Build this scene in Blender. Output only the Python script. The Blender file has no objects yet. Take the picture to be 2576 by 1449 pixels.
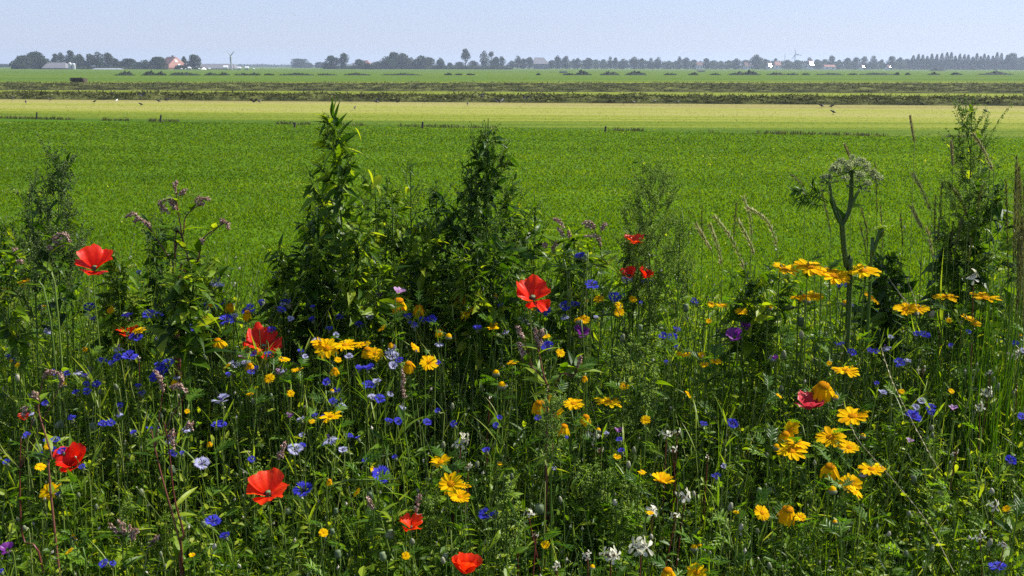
import bpy, math, random
import numpy as np
from mathutils import Vector, Matrix, Euler

sc = bpy.context.scene
col = sc.collection
R = math.radians
rng = np.random.default_rng(7)
random.seed(7)

# ------------------------------------------------------------------ camera
FPX = 2762.0                     # focal length for a 2576 px wide frame
CAMH = 1.65
PITCH = math.atan(557.0 / FPX)
ROLL = R(0.15)
cam_d = bpy.data.cameras.new('camera')
cam = bpy.data.objects.new('camera', cam_d)
col.objects.link(cam)
cam_d.sensor_width = 36.0
cam_d.lens = 36.0 * FPX / 2576.0
cam_d.clip_start = 0.05
cam_d.clip_end = 20000
ROT = Matrix.Rotation(math.pi / 2 - PITCH, 3, 'X') @ Matrix.Rotation(ROLL, 3, 'Z')
cam.rotation_euler = ROT.to_euler()
cam.location = (0, 0, CAMH)
sc.camera = cam

# ------------------------------------------------------------------ sky, sun, exposure
SUN_AZ, SUN_EL = R(74), R(48)     # to the right of the view direction, in front of the camera
w = bpy.data.worlds.new('World')
sc.world = w
w.use_nodes = True
nt = w.node_tree
bg = nt.nodes['Background']
sky = nt.nodes.new('ShaderNodeTexSky')
sky.sky_type = 'NISHITA'
sky.sun_disc = False
sky.sun_elevation = SUN_EL
sky.sun_rotation = SUN_AZ
sky.air_density = 1.0
sky.dust_density = 0.6
sky.ozone_density = 3.0
hue = nt.nodes.new('ShaderNodeMix'); hue.data_type = 'RGBA'; hue.blend_type = 'MULTIPLY'; hue.inputs[0].default_value = 1
hue.inputs[7].default_value = (.93, .96, 1.20, 1)
even = nt.nodes.new('ShaderNodeMix'); even.data_type = 'RGBA'; even.inputs[0].default_value = .5
even.inputs[7].default_value = (3.9, 4.45, 6.2, 1)          # thin even summer haze veil over the blue
nt.links.new(sky.outputs[0], hue.inputs[6]); nt.links.new(hue.outputs[2], even.inputs[6]); nt.links.new(even.outputs[2], bg.inputs[0])
bg.inputs[1].default_value = 0.077
sun_d = bpy.data.lights.new('sun', 'SUN')
sun_d.energy = 5.0
sun_d.angle = R(0.5)
sun_d.color = (1.0, 0.95, 0.86)
sun = bpy.data.objects.new('sun', sun_d)
col.objects.link(sun)
TO_SUN = Vector((math.sin(SUN_AZ) * math.cos(SUN_EL), math.cos(SUN_AZ) * math.cos(SUN_EL), math.sin(SUN_EL)))
sun.rotation_euler = TO_SUN.to_track_quat('Z', 'Y').to_euler()
sc.view_settings.view_transform = 'Standard'
sc.view_settings.look = 'None'
sc.view_settings.exposure = 0.9
sc.view_settings.gamma = 1.0
sc.cycles.max_bounces = 6
sc.cycles.diffuse_bounces = 3
sc.cycles.glossy_bounces = 2
sc.cycles.transmission_bounces = 4
sc.cycles.volume_bounces = 0
sc.cycles.use_denoising = False

# ------------------------------------------------------------------ helpers
RM = np.array(ROT)
def ray(px, py):
    v = RM @ np.array([(px - 1288.0) / FPX, (724.5 - py) / FPX, -1.0])
    return v / v[1]
def P(px, py, d):
    r = ray(px, py)
    return np.array([0, 0, CAMH]) + r * d
def G(px, py):                                   # where that ray meets the ground
    r = ray(px, py)
    return np.array([0, 0, CAMH]) + r * (-CAMH / r[2])
def proj(p):
    v = RM.T @ (np.asarray(p, float) - np.array([0, 0, CAMH]))
    return 1288 + FPX * v[0] / -v[2], 724.5 - FPX * v[1] / -v[2]
def nrm(a):
    return a / np.maximum(np.linalg.norm(a, axis=-1, keepdims=True), 1e-9)
U = lambda a, b, n=None: rng.uniform(a, b, n)

class MB:
    def __init__(s):
        s.V, s.F, s.T, s.M, s.n = [], [], [], [], 0
    def add(s, v, f, t=0.5, m=0):
        v = np.asarray(v, float).reshape(-1, 3)
        f = np.asarray(f, int)
        if len(f) == 0: return s
        s.V.append(v); s.F.append(f + s.n); s.n += len(v)
        s.T.append(np.broadcast_to(np.asarray(t, float), (len(v),)))
        s.M.append(np.full(len(f), m, int))
        return s
    def build(s, name, mats, parent=None, org=None, smooth=False):
        me = bpy.data.meshes.new(name)
        V = np.concatenate(s.V) if s.V else np.zeros((0, 3))
        if org is not None: V = V - np.asarray(org)
        me.vertices.add(len(V)); me.vertices.foreach_set('co', V.astype('f').ravel())
        cnt = np.concatenate([np.full(len(f), f.shape[1]) for f in s.F])
        idx = np.concatenate([f.ravel() for f in s.F])
        me.loops.add(len(idx)); me.loops.foreach_set('vertex_index', idx.astype('i'))
        me.polygons.add(len(cnt))
        st = np.concatenate([[0], np.cumsum(cnt)[:-1]])
        me.polygons.foreach_set('loop_start', st.astype('i'))
        me.polygons.foreach_set('material_index', np.concatenate(s.M).astype('i'))
        me.polygons.foreach_set('use_smooth', np.full(len(cnt), smooth))
        a = me.attributes.new('tint', 'FLOAT', 'POINT')
        a.data.foreach_set('value', np.concatenate(s.T).astype('f'))
        for m in (mats if isinstance(mats, (list, tuple)) else [mats]): me.materials.append(m)
        me.update(calc_edges=True)
        o = bpy.data.objects.new(name, me)
        col.objects.link(o)
        if parent is not None: o.parent = parent
        return o
    # ---- shapes
    def leaves(s, B, D, N, L, W, droop=0.2, nseg=4, prof=None, fold=0.15, t=0.5, m=0, twist=0):
        B = np.atleast_2d(B); n = len(B)
        if n == 0: return s
        D = nrm(np.broadcast_to(D, (n, 3)).astype(float)); N = np.broadcast_to(N, (n, 3)).astype(float)
        S = nrm(np.cross(D, N)); N = np.cross(S, D)
        L = np.broadcast_to(L, (n,)).astype(float); W = np.broadcast_to(W, (n,)).astype(float); dr = np.broadcast_to(droop, (n,))
        k = nseg + 1; q = np.linspace(0, 1, k)
        pr = np.interp(q, np.linspace(0, 1, len(prof)), prof) if prof is not None else np.sin(np.pi * (0.08 + 0.92 * q) ** 0.8) ** 0.9
        C = B[:, None] + D[:, None] * (L[:, None] * q)[..., None] - N[:, None] * ((L * dr)[:, None] * q ** 2)[..., None]
        hw = (W[:, None] / 2 * pr)[..., None]
        Sd = S[:, None]
        E1 = C - Sd * hw + N[:, None] * hw * fold * 2
        E2 = C + Sd * hw + N[:, None] * hw * fold * 2
        V = np.stack([E1, C, E2], 2).reshape(-1, 3)
        base = (np.arange(n) * k * 3)[:, None]
        ff = []
        for i in range(nseg):
            a = i * 3
            ff.append([a, a + 1, a + 4, a + 3]); ff.append([a + 1, a + 2, a + 5, a + 4])
        F = (base[:, :, None] + np.array(ff)[None]).reshape(-1, 4)
        tt = np.repeat(np.broadcast_to(t, (n,)), k * 3)
        return s.add(V, F, tt, m)
    def tubes(s, Pt, Rd, sides=4, t=0.5, m=0):
        Pt = np.asarray(Pt, float)
        if Pt.ndim == 2: Pt = Pt[None]
        n, k, _ = Pt.shape
        if n == 0: return s
        Rd = np.broadcast_to(Rd, (n, k))
        T = nrm(np.gradient(Pt, axis=1))
        ref = np.where(np.abs(T[..., 0:1]) > 0.8, np.array([0, 1.0, 0]), np.array([1.0, 0, 0]))
        u = nrm(np.cross(T, ref)); v = np.cross(T, u)
        an = np.arange(sides) * 2 * np.pi / sides
        V = Pt[:, :, None] + Rd[:, :, None, None] * (u[:, :, None] * np.cos(an)[None, None, :, None] + v[:, :, None] * np.sin(an)[None, None, :, None])
        ff = []
        for i in range(k - 1):
            for j in range(sides):
                j2 = (j + 1) % sides
                ff.append([i * sides + j, i * sides + j2, (i + 1) * sides + j2, (i + 1) * sides + j])
        F = ((np.arange(n) * k * sides)[:, None, None] + np.array(ff)[None]).reshape(-1, 4)
        return s.add(V.reshape(-1, 3), F, np.repeat(np.broadcast_to(t, (n,)), k * sides), m)
    def blobs(s, C, r, t=0.5, m=0, stretch=1.0, axis=None):
        C = np.atleast_2d(C); n = len(C)
        if n == 0: return s
        r = np.broadcast_to(r, (n,))
        o = np.array([[1, 0, 0], [-1, 0, 0], [0, 1, 0], [0, -1, 0], [0, 0, 1], [0, 0, -1]], float)
        a = nrm(rng.normal(size=(n, 3))) if axis is None else nrm(np.broadcast_to(axis, (n, 3)) + 1e-6)
        b = nrm(np.cross(a, nrm(rng.normal(size=(n, 3))))); c = np.cross(a, b)
        V = C[:, None] + r[:, None, None] * (o[None, :, 0:1] * b[:, None] + o[None, :, 1:2] * c[:, None] + stretch * o[None, :, 2:3] * a[:, None])
        f = np.array([[0, 2, 4], [2, 1, 4], [1, 3, 4], [3, 0, 4], [2, 0, 5], [1, 2, 5], [3, 1, 5], [0, 3, 5]])
        F = ((np.arange(n) * 6)[:, None, None] + f[None]).reshape(-1, 3)
        return s.add(V.reshape(-1, 3), F, np.repeat(np.broadcast_to(t, (n,)), 6), m)
    def lathe(s, org, axis, prof, sides=12, t=0.5, m=0):
        """prof: list of (along, radius)"""
        a = nrm(np.asarray(axis, float)); ref = np.array([1.0, 0, 0]) if abs(a[0]) < .8 else np.array([0, 1.0, 0])
        b = nrm(np.cross(a, ref)); c = np.cross(a, b)
        an = np.arange(sides) * 2 * np.pi / sides
        V = np.array([np.asarray(org) + a * h + r * (b * math.cos(x) + c * math.sin(x)) for h, r in prof for x in an])
        F = [[i * sides + j, i * sides + (j + 1) % sides, (i + 1) * sides + (j + 1) % sides, (i + 1) * sides + j] for i in range(len(prof) - 1) for j in range(sides)]
        return s.add(V, F, t, m)
    def box(s, x0, x1, y0, y1, z0, z1, t=0.5, m=0):
        V = [(x, y, z) for z in (z0, z1) for y in (y0, y1) for x in (x0, x1)]
        F = [[0, 2, 3, 1], [4, 5, 7, 6], [0, 1, 5, 4], [2, 6, 7, 3], [0, 4, 6, 2], [1, 3, 7, 5]]
        return s.add(V, F, t, m)

def empty(name, loc, label=None, cat=None, group=None):
    o = bpy.data.objects.new(name, None)
    o.location = Vector([float(q) for q in loc]); o.empty_display_size = .05
    col.objects.link(o)
    tag(o, label, cat, group)
    return o
def tag(o, label=None, cat=None, group=None, kind=None):
    if label: o['label'] = label
    if cat: o['category'] = cat
    if group: o['group'] = group
    if kind: o['kind'] = kind
    return o

# ------------------------------------------------------------------ materials
ALB = 0.85                       # one reflectance scale for every surface
def newmat(name):
    m = bpy.data.materials.new(name); m.use_nodes = True
    return m, m.node_tree, m.node_tree.nodes['Principled BSDF'], m.node_tree.nodes['Material Output']
def ramp(nt, stops, fac):
    r = nt.nodes.new('ShaderNodeValToRGB')
    e = r.color_ramp.elements
    while len(e) < len(stops): e.new(0.5)
    for q, (p, c) in zip(e, stops):
        q.position = p; q.color = (c[0] * ALB, c[1] * ALB, c[2] * ALB, 1)
    nt.links.new(fac, r.inputs[0])
    return r.outputs[0]
def leafmat(name, stops, trans=0.4, rough=0.4, spec=0.5, tmul=(1.5, 1.6, 0.6), coat=0.0, nscale=0, bump=0):
    m, nt, b, out = newmat(name)
    at = nt.nodes.new('ShaderNodeAttribute'); at.attribute_name = 'tint'
    fac = at.outputs['Fac']
    if nscale:
        no = nt.nodes.new('ShaderNodeTexNoise'); no.inputs['Scale'].default_value = nscale; no.inputs['Detail'].default_value = 3
        ge = nt.nodes.new('ShaderNodeNewGeometry'); nt.links.new(ge.outputs['Position'], no.inputs['Vector'])
        ma = nt.nodes.new('ShaderNodeMath'); ma.operation = 'MULTIPLY_ADD'
        nt.links.new(no.outputs['Fac'], ma.inputs[0]); ma.inputs[1].default_value = .6
        sb = nt.nodes.new('ShaderNodeMath'); sb.operation = 'SUBTRACT'; nt.links.new(fac, sb.inputs[0]); sb.inputs[1].default_value = .3
        nt.links.new(sb.outputs[0], ma.inputs[2]); fac = ma.outputs[0]
        if bump:
            bp = nt.nodes.new('ShaderNodeBump'); bp.inputs['Strength'].default_value = bump; bp.inputs['Distance'].default_value = .002
            nt.links.new(no.outputs['Fac'], bp.inputs['Height']); nt.links.new(bp.outputs[0], b.inputs['Normal'])
    c = ramp(nt, stops, fac)
    nt.links.new(c, b.inputs['Base Color'])
    b.inputs['Roughness'].default_value = rough
    b.inputs['Specular IOR Level'].default_value = spec
    if coat: b.inputs['Coat Weight'].default_value = coat; b.inputs['Coat Roughness'].default_value = .2
    if trans > 0:
        tr = nt.nodes.new('ShaderNodeBsdfTranslucent')
        mu = nt.nodes.new('ShaderNodeMix'); mu.data_type = 'RGBA'; mu.blend_type = 'MULTIPLY'; mu.inputs[0].default_value = 1
        mu.clamp_result = True
        nt.links.new(c, mu.inputs[6]); mu.inputs[7].default_value = (*tmul, 1)
        nt.links.new(mu.outputs[2], tr.inputs[0])
        mx = nt.nodes.new('ShaderNodeMixShader'); mx.inputs[0].default_value = trans
        nt.links.new(b.outputs[0], mx.inputs[1]); nt.links.new(tr.outputs[0], mx.inputs[2])
        nt.links.new(mx.outputs[0], out.inputs[0])
    return m
def plain(name, c, rough=.6, metal=0, spec=.5, var=0.15, scale=4.0):
    m, nt, b, out = newmat(name)
    no = nt.nodes.new('ShaderNodeTexNoise'); no.inputs['Scale'].default_value = scale; no.inputs['Detail'].default_value = 4
    ge = nt.nodes.new('ShaderNodeTexCoord'); nt.links.new(ge.outputs['Object'], no.inputs['Vector'])
    cc = ramp(nt, [(.3, tuple(x * (1 - var) for x in c)), (.7, tuple(min(1, x * (1 + var)) for x in c))], no.outputs['Fac'])
    nt.links.new(cc, b.inputs['Base Color'])
    b.inputs['Roughness'].default_value = rough; b.inputs['Metallic'].default_value = metal
    b.inputs['Specular IOR Level'].default_value = spec
    return m

M = {}
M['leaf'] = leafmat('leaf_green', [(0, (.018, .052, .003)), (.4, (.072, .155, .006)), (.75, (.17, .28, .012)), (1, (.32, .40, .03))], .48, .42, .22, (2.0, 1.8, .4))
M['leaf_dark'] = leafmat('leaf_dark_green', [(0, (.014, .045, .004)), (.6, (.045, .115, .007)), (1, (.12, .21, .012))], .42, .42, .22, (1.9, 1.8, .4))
M['feather'] = leafmat('feathery_leaf', [(0, (.022, .07, .004)), (.6, (.08, .18, .010)), (1, (.19, .32, .03))], .45, .42, .22, (1.8, 1.8, .4))
M['blade'] = leafmat('grass_blade', [(0, (.035, .09, .005)), (.5, (.14, .24, .012)), (.85, (.28, .36, .04)), (1, (.46, .44, .20))], .48, .38, .22, (1.7, 1.7, .4))
M['stem'] = leafmat('plant_stem', [(0, (.025, .055, .008)), (.5, (.09, .17, .02)), (.8, (.20, .28, .05)), (1, (.34, .36, .14))], .25, .42, .45)
M['redstem'] = leafmat('reddish_stem', [(0, (.05, .012, .01)), (.6, (.16, .04, .03)), (1, (.30, .14, .09))], .15, .4, .5, (1.3, 1.0, .6))
M['seed'] = leafmat('seed_cluster', [(0, (.05, .10, .010)), (.5, (.15, .25, .028)), (1, (.34, .45, .09))], .35, .6, .12)
M['darkseed'] = leafmat('dark_seed_cluster', [(0, (.025, .055, .008)), (.6, (.075, .13, .020)), (1, (.18, .23, .055))], .25, .6, .3)
M['straw'] = leafmat('dry_seed_head', [(0, (.12, .11, .03)), (.5, (.34, .31, .13)), (1, (.66, .60, .36))], .35, .5, .4, (1.3, 1.25, .9))
M['brownstraw'] = leafmat('brown_seed_head', [(0, (.035, .038, .010)), (.6, (.12, .125, .03)), (1, (.30, .28, .10))], .35, .5, .4, (1.3, 1.25, .8))
M['pink'] = leafmat('pink_spike', [(0, (.17, .08, .055)), (.5, (.38, .22, .16)), (1, (.66, .48, .38))], .2, .5, .4, (1.3, 1.1, 1.0))
M['yellow'] = leafmat('yellow_petal', [(0, (.66, .33, .001)), (.5, (.88, .52, .001)), (1, (.93, .66, .004))], .42, .7, .03, (1.15, 1.1, .2))
M['disc'] = leafmat('orange_disc', [(0, (.30, .10, .001)), (1, (.66, .28, .002))], .1, .8, .03, (1.2, 1, .5), nscale=500, bump=.6)
M['red'] = leafmat('poppy_petal', [(0, (.45, .003, .001)), (.5, (.78, .014, .003)), (1, (.92, .07, .008))], .45, .45, .22, (1.3, 1.4, 1.0), nscale=90, bump=.5)
M['coral'] = leafmat('coral_petal', [(0, (.36, .012, .03)), (.5, (.60, .035, .06)), (1, (.78, .11, .12))], .4, .45, .35, (1.2, 1.2, 1.2), nscale=90, bump=.5)
M['purple'] = leafmat('purple_petal', [(0, (.07, .008, .11)), (.5, (.17, .02, .25)), (1, (.36, .08, .42))], .4, .45, .35, (1.4, 1.3, 1.4), nscale=90, bump=.4)
M['mauve'] = leafmat('mauve_petal', [(0, (.36, .16, .42)), (1, (.66, .42, .68))], .4, .5, .3, (1.2, 1.1, 1.2))
M['blue'] = leafmat('cornflower_blue', [(0, (.015, .014, .24)), (.5, (.045, .045, .58)), (1, (.15, .14, .85))], .40, .6, .15, (1.3, 1.3, 1.3))
M['violet'] = leafmat('cornflower_centre', [(0, (.05, .02, .16)), (1, (.20, .09, .42))], .25, .5, .3, (1.2, 1.2, 1.2))
M['lilac'] = leafmat('faded_cornflower', [(0, (.22, .22, .50)), (.5, (.46, .46, .72)), (1, (.76, .74, .84))], .4, .5, .3, (1.2, 1.2, 1.1))
M['white'] = leafmat('cream_petal', [(0, (.45, .44, .32)), (1, (.78, .76, .62))], .35, .5, .3, (1.1, 1.1, .9))
M['black'] = plain('dark_stamens', (.012, .008, .014), .6)
M['pod'] = leafmat('seed_pod', [(0, (.06, .10, .045)), (1, (.20, .26, .12))], .1, .55, .3)
M['bud'] = leafmat('flower_bud', [(0, (.05, .09, .03)), (.6, (.18, .2, .1)), (1, (.5, .45, .35))], .1, .5, .4)
M['umbel'] = leafmat('umbel_floret', [(0, (.12, .18, .05)), (.5, (.32, .38, .16)), (1, (.64, .66, .38))], .3, .55, .3)

# ------------------------------------------------------------------ ground and fields
def groundmat(name, stops, scale=(1, 1, 1), nsc=3.0, bump=.5, bdist=.05, rough=.95, nsc2=40.0, rot=0.0, mixw=.5, spec=.04):
    m, nt, b, out = newmat(name)
    ge = nt.nodes.new('ShaderNodeNewGeometry')
    mp = nt.nodes.new('ShaderNodeMapping'); mp.inputs['Scale'].default_value = scale; mp.inputs['Rotation'].default_value = (0, 0, rot)
    nt.links.new(ge.outputs['Position'], mp.inputs[0])
    n1 = nt.nodes.new('ShaderNodeTexNoise'); n1.inputs['Scale'].default_value = nsc; n1.inputs['Detail'].default_value = 6
    n2 = nt.nodes.new('ShaderNodeTexNoise'); n2.inputs['Scale'].default_value = nsc2; n2.inputs['Detail'].default_value = 4
    nt.links.new(mp.outputs[0], n1.inputs[0]); nt.links.new(ge.outputs['Position'], n2.inputs[0])
    mx = nt.nodes.new('ShaderNodeMix'); mx.inputs[0].default_value = mixw
    nt.links.new(n1.outputs['Fac'], mx.inputs[2]); nt.links.new(n2.outputs['Fac'], mx.inputs[3])
    c = ramp(nt, stops, mx.outputs[0])
    nt.links.new(c, b.inputs['Base Color'])
    bp = nt.nodes.new('ShaderNodeBump'); bp.inputs['Strength'].default_value = bump; bp.inputs['Distance'].default_value = bdist
    nt.links.new(mx.outputs[0], bp.inputs['Height']); nt.links.new(bp.outputs[0], b.inputs['Normal'])
    b.inputs['Roughness'].default_value = rough; b.inputs['Specular IOR Level'].default_value = spec
    return m

def line(l, r):                       # ground line through two picture points, carried far to each side
    a, b = G(*l), G(*r)
    d = (b - a)
    return a, b, d
def strip(name, near, far, z, mat, ext=3.0, nx=40):
    a, b, d = line(*near); e, f, g = line(*far)
    V = []
    for k in range(nx + 1):
        q = -ext + (1 + 2 * ext) * k / nx
        V += [a + d * q + (0, 0, z), e + g * q + (0, 0, z)]
    F = [[2 * k, 2 * k + 2, 2 * k + 3, 2 * k + 1] for k in range(nx)]
    return tag(MB().add(V, F).build(name, mat), kind='structure')
E1 = ((0, 298), (2576, 350)); E2 = ((0, 250), (2576, 267)); E3 = ((0, 230.5), (2576, 240)); E4 = ((0, 226.5), (2576, 235.5)); E5 = ((0, 206), (2576, 206.5))
a, b_, d_ = line(*E2); ANG = math.atan2(d_[1], d_[0])
far_green = groundmat('far_meadow_green', [(.32, (.052, .100, .010)), (.5, (.082, .140, .012)), (.68, (.135, .175, .018))], (.12, 1, 1), .05, .2, .05, nsc2=1.2, rot=-ANG)
mb = MB(); mb.box(-3500, 3500, -30, 4200, -0.9, -0.004)
tag(mb.build('ground', far_green), kind='structure')
grass_ground = groundmat('field_grass_soil', [(.34, (.034, .082, .003)), (.5, (.066, .142, .004)), (.66, (.105, .19, .006))], (.35, 1, 1), .5, .6, .03, nsc2=30, rot=-ANG)
a, b, d = line(*E1)
V = []
for k in range(41):
    q = -2.2 + 5.4 * k / 40
    p = a + d * q; V += [(p[0], -20, 0), (p[0], p[1], 0)]
tag(MB().add(V, [[2 * k, 2 * k + 2, 2 * k + 3, 2 * k + 1] for k in range(40)]).build('near_field', grass_ground), kind='structure')
def banded(name, near, far, bands, z, mat):
    a, b, d = line(*near); e, f, g = line(*far); nu, nv = 40, len(bands); V, T = [], []
    for k in range(nu + 1):
        q = -3 + 7 * k / nu
        for j, (s, t) in enumerate(bands): V.append((a + d * q) * (1 - s) + (e + g * q) * s + (0, 0, z)); T.append(t)
    F = [[i * nv + j, (i + 1) * nv + j, (i + 1) * nv + j + 1, i * nv + j + 1] for i in range(nu) for j in range(nv - 1)]
    return tag(MB().add(V, F, T).build(name, mat), kind='structure')
def mownmat():
    m, nt, b, out = newmat('mown_stubble')
    ge = nt.nodes.new('ShaderNodeNewGeometry'); at = nt.nodes.new('ShaderNodeAttribute'); at.attribute_name = 'tint'
    mp = nt.nodes.new('ShaderNodeMapping'); mp.inputs['Scale'].default_value = (.035, 1.0, 1); mp.inputs['Rotation'].default_value = (0, 0, -ANG)
    nt.links.new(ge.outputs['Position'], mp.inputs[0]); acc = at.outputs['Fac']
    for vec, sc2, amp in ((mp.outputs[0], .5, .75), (mp.outputs[0], 2.0, .7), (ge.outputs['Position'], 4, .4)):
        n1 = nt.nodes.new('ShaderNodeTexNoise'); n1.inputs['Scale'].default_value = sc2; n1.inputs['Detail'].default_value = 4; nt.links.new(vec, n1.inputs[0])
        m1 = nt.nodes.new('ShaderNodeMath'); m1.operation = 'SUBTRACT'; nt.links.new(n1.outputs['Fac'], m1.inputs[0]); m1.inputs[1].default_value = .5
        m2 = nt.nodes.new('ShaderNodeMath'); m2.operation = 'MULTIPLY_ADD'; nt.links.new(m1.outputs[0], m2.inputs[0]); m2.inputs[1].default_value = amp; nt.links.new(acc, m2.inputs[2]); acc = m2.outputs[0]
    nt.links.new(ramp(nt, [(0, (.06, .115, .006)), (.25, (.145, .185, .014)), (.5, (.24, .255, .042)), (.72, (.28, .265, .085)), (1, (.20, .175, .055))], acc), b.inputs['Base Color'])
    b.inputs['Roughness'].default_value = .95; b.inputs['Specular IOR Level'].default_value = .04
    bp = nt.nodes.new('ShaderNodeBump'); bp.inputs['Strength'].default_value = .4; bp.inputs['Distance'].default_value = .03; nt.links.new(acc, bp.inputs['Height']); nt.links.new(bp.outputs[0], b.inputs['Normal'])
    return m
mown = mownmat()
banded('mown_field', E1, E2, [(0, -.12), (.07, .06), (.2, .28), (.35, .36), (.47, .58), (.6, .62), (.68, .50), (.8, .72), (.9, .82), (1, .9)], .004, mown)
banded('mown_field', E2, ((0, 206), (2576, 206.5)), [(0, .36), (.3, .30), (.6, .34), (1, .3)], .0041, mown)
# thin dark line of ragged uncut grass at the edge of the mown field comes later as blades

def smooth_noise(x, y, seed, sc_):
    r = np.random.default_rng(seed); o = 0
    for k in range(7):
        f = sc_ * (1.6 ** k) ; a = r.uniform(0, 6.28); p = r.uniform(0, 6.28, 2)
        o = o + np.sin((x * math.cos(a) + y * math.sin(a)) * f + p[0]) * np.sin((x * math.sin(a) - y * math.cos(a)) * f * .8 + p[1]) / (1.25 ** k)
    return o
# --- field grass blades
def field_blades():
    n = 560000
    y = np.exp(U(math.log(3.6), math.log(33), n))
    x = U(-.62, .62, n) * (y + .6)
    pa, pb, pd = line(*E1)
    lim = pa[1] + (x - pa[0]) * pd[1] / pd[0]
    k = y < lim + U(-.6, .6, n) ** 3 * 8; x, y = x[k], y[k]; n = len(x)
    h = U(.012, .034, n) * (1 + .25 * np.sin(x * 1.3 + y * .7) * np.sin(y * 1.9))
    wd = .00085 * y * U(.6, 1.5, n)
    an = U(0, 2 * np.pi, n); le = U(0, .9, n)
    tip = np.stack([x + np.cos(an) * le * h, y + np.sin(an) * le * h, h], 1)
    bn = U(0, np.pi, n)
    o = np.stack([np.cos(bn), np.sin(bn), 0 * bn], 1) * wd[:, None]
    B = np.stack([x, y, 0 * x], 1)
    V = np.stack([B - o, B + o, tip], 1).reshape(-1, 3)
    F = np.arange(3 * n).reshape(-1, 3)
    t = np.clip(rng.beta(5, 5.5, n) + np.where(U(0, 1, n) < .005, .5, 0) + .10 * np.sin(y * 2.2 + .8 * np.sin(x * .6)) + .10 * smooth_noise(x * .35, y * 1.2, 77, .5), 0, 1)
    mb = MB().add(V, F, np.repeat(t, 3))
    tag(mb.build('field_grass', M['fieldblade']), 'short bright green grass of the near field', 'grass', kind='stuff')
M['fieldblade'] = leafmat('field_blade', [(0, (.068, .140, .003)), (.6, (.108, .200, .004)), (.93, (.15, .24, .008)), (1, (.36, .42, .18))], .55, .5, .14, (1.7, 1.5, .3))
field_blades()

def band_points(near, far, n, spread=0.0):
    a, b, d = line(*near); e, f, g = line(*far)
    q = U(-.25, 1.25, n); s = U(-spread, 1 + spread, n)
    return (a + d * q[:, None]) * (1 - s)[:, None] + (e + g * q[:, None]) * s[:, None], s
def stubble():
    p, s = band_points(E1, E2, 26000)
    n = len(p); h = U(.012, .03, n); wd = U(.008, .02, n)
    an = U(0, 6.28, n); o = np.stack([np.cos(an), np.sin(an), 0 * an], 1) * wd[:, None]
    tip = p + np.stack([U(-.05, .05, n), U(-.05, .05, n), h], 1)
    V = np.stack([p - o, p + o, tip], 1).reshape(-1, 3)
    tag(MB().add(V, np.arange(3 * n).reshape(-1, 3), np.repeat(np.clip(.1 + .6 * s + rng.normal(0, .12, n), 0, 1), 3)).build('stubble', M['stub']), 'pale yellow stubble left on the mown field', 'stubble', kind='stuff')
    # ragged uncut line
    a, b, d = line(*E1); n = 5000
    q = U(-.3, 1.3, n); ii = np.sin(q * 40) + np.sin(q * 93 + 1) + np.sin(q * 17)
    q = q[ii > 0.2]; n = len(q)
    p = a + d * q[:, None] + np.stack([0 * q, rng.normal(0, .12, n), 0 * q], 1)
    mb = MB(); mb.leaves(p, np.stack([U(-.5, .5, n), U(-.3, .3, n), np.ones(n)], 1), nrm(rng.normal(size=(n, 3))), U(.04, .12, n), U(.015, .03, n), .3, 2, t=U(0, .6, n))
    tag(mb.build('uncut_grass', M['brownstraw']), 'ragged brown line of uncut grass along the mown edge', 'grass', kind='stuff')
M['stub'] = leafmat('stubble_straw', [(0, (.09, .14, .01)), (.35, (.18, .21, .03)), (.6, (.30, .29, .09)), (1, (.26, .22, .08))], .3, .9, .04, (1.1, 1.1, .8))
stubble()

M['hay'] = leafmat('cut_hay', [(0, (.016, .020, .008)), (.35, (.070, .078, .024)), (.7, (.15, .165, .045)), (1, (.36, .36, .12))], .15, .9, .04, (1.1, 1.1, .7), nscale=2.5, bump=.0)
def windrow(name, near, far, hgt, label, seed, ridges):
    a, b, d = line(*near); e, f, g = line(*far)
    nu, nv = 900, 16
    q = np.linspace(-.12, 1.12, nu); s = np.linspace(0, 1, nv)
    Q, S = np.meshgrid(q, s, indexing='ij')
    X = (a + d * Q[..., None]) * (1 - S)[..., None] + (e + g * Q[..., None]) * S[..., None]
    n1 = smooth_noise(X[..., 0], X[..., 1], seed, 1.2)
    prof = np.abs(np.sin(np.pi * S * ridges)) ** .6 * .8 + .2
    prof = prof * np.minimum(1, np.minimum(S, 1 - S) * 8)
    wob = smooth_noise(X[..., 0], X[..., 1] * 0, seed + 3, .35) * .8
    X[..., 1] += wob * .5 * np.minimum(1, 4 * np.minimum(S, 1 - S))
    Z = hgt * prof * np.clip(.75 + .33 * n1, .12, 1.6)
    X[..., 2] = Z + .008
    I = np.arange(nu * nv).reshape(nu, nv)
    F = np.stack([I[:-1, :-1], I[1:, :-1], I[1:, 1:], I[:-1, 1:]], -1).reshape(-1, 4)
    mb = MB().add(X.reshape(-1, 3), F, np.clip(.30 + .20 * n1.ravel(), 0, .8))
    m = 42000
    iu = rng.integers(0, nu - 1, m); iv = rng.integers(1, nv - 1, m)
    p = X[iu, iv] + rng.normal(0, 1, (m, 3)) * (.12, .25, .03)
    D = rng.normal(size=(m, 3)) * (1, .6, .45)
    mb.leaves(p, D, rng.normal(size=(m, 3)), U(.08, .30, m), U(.02, .06, m), .3, 2, t=np.clip(rng.beta(1.6, 2.6, m) + .08 * n1[iu, iv], 0, 1))
    tag(mb.build(name, M['hay'], smooth=False), label, 'hay', kind='stuff')
W3 = ((0, 238.5), (2576, 250.5)); W5 = ((0, 210.5), (2576, 211))
windrow('hay_windrow', E2, W3, .19, 'dark lumpy row of cut hay nearest the stubble', 11, 2)
windrow('hay_windrow', E4, W5, .17, 'broad dark band of cut hay behind the thin pale strip', 23, 4)

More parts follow.
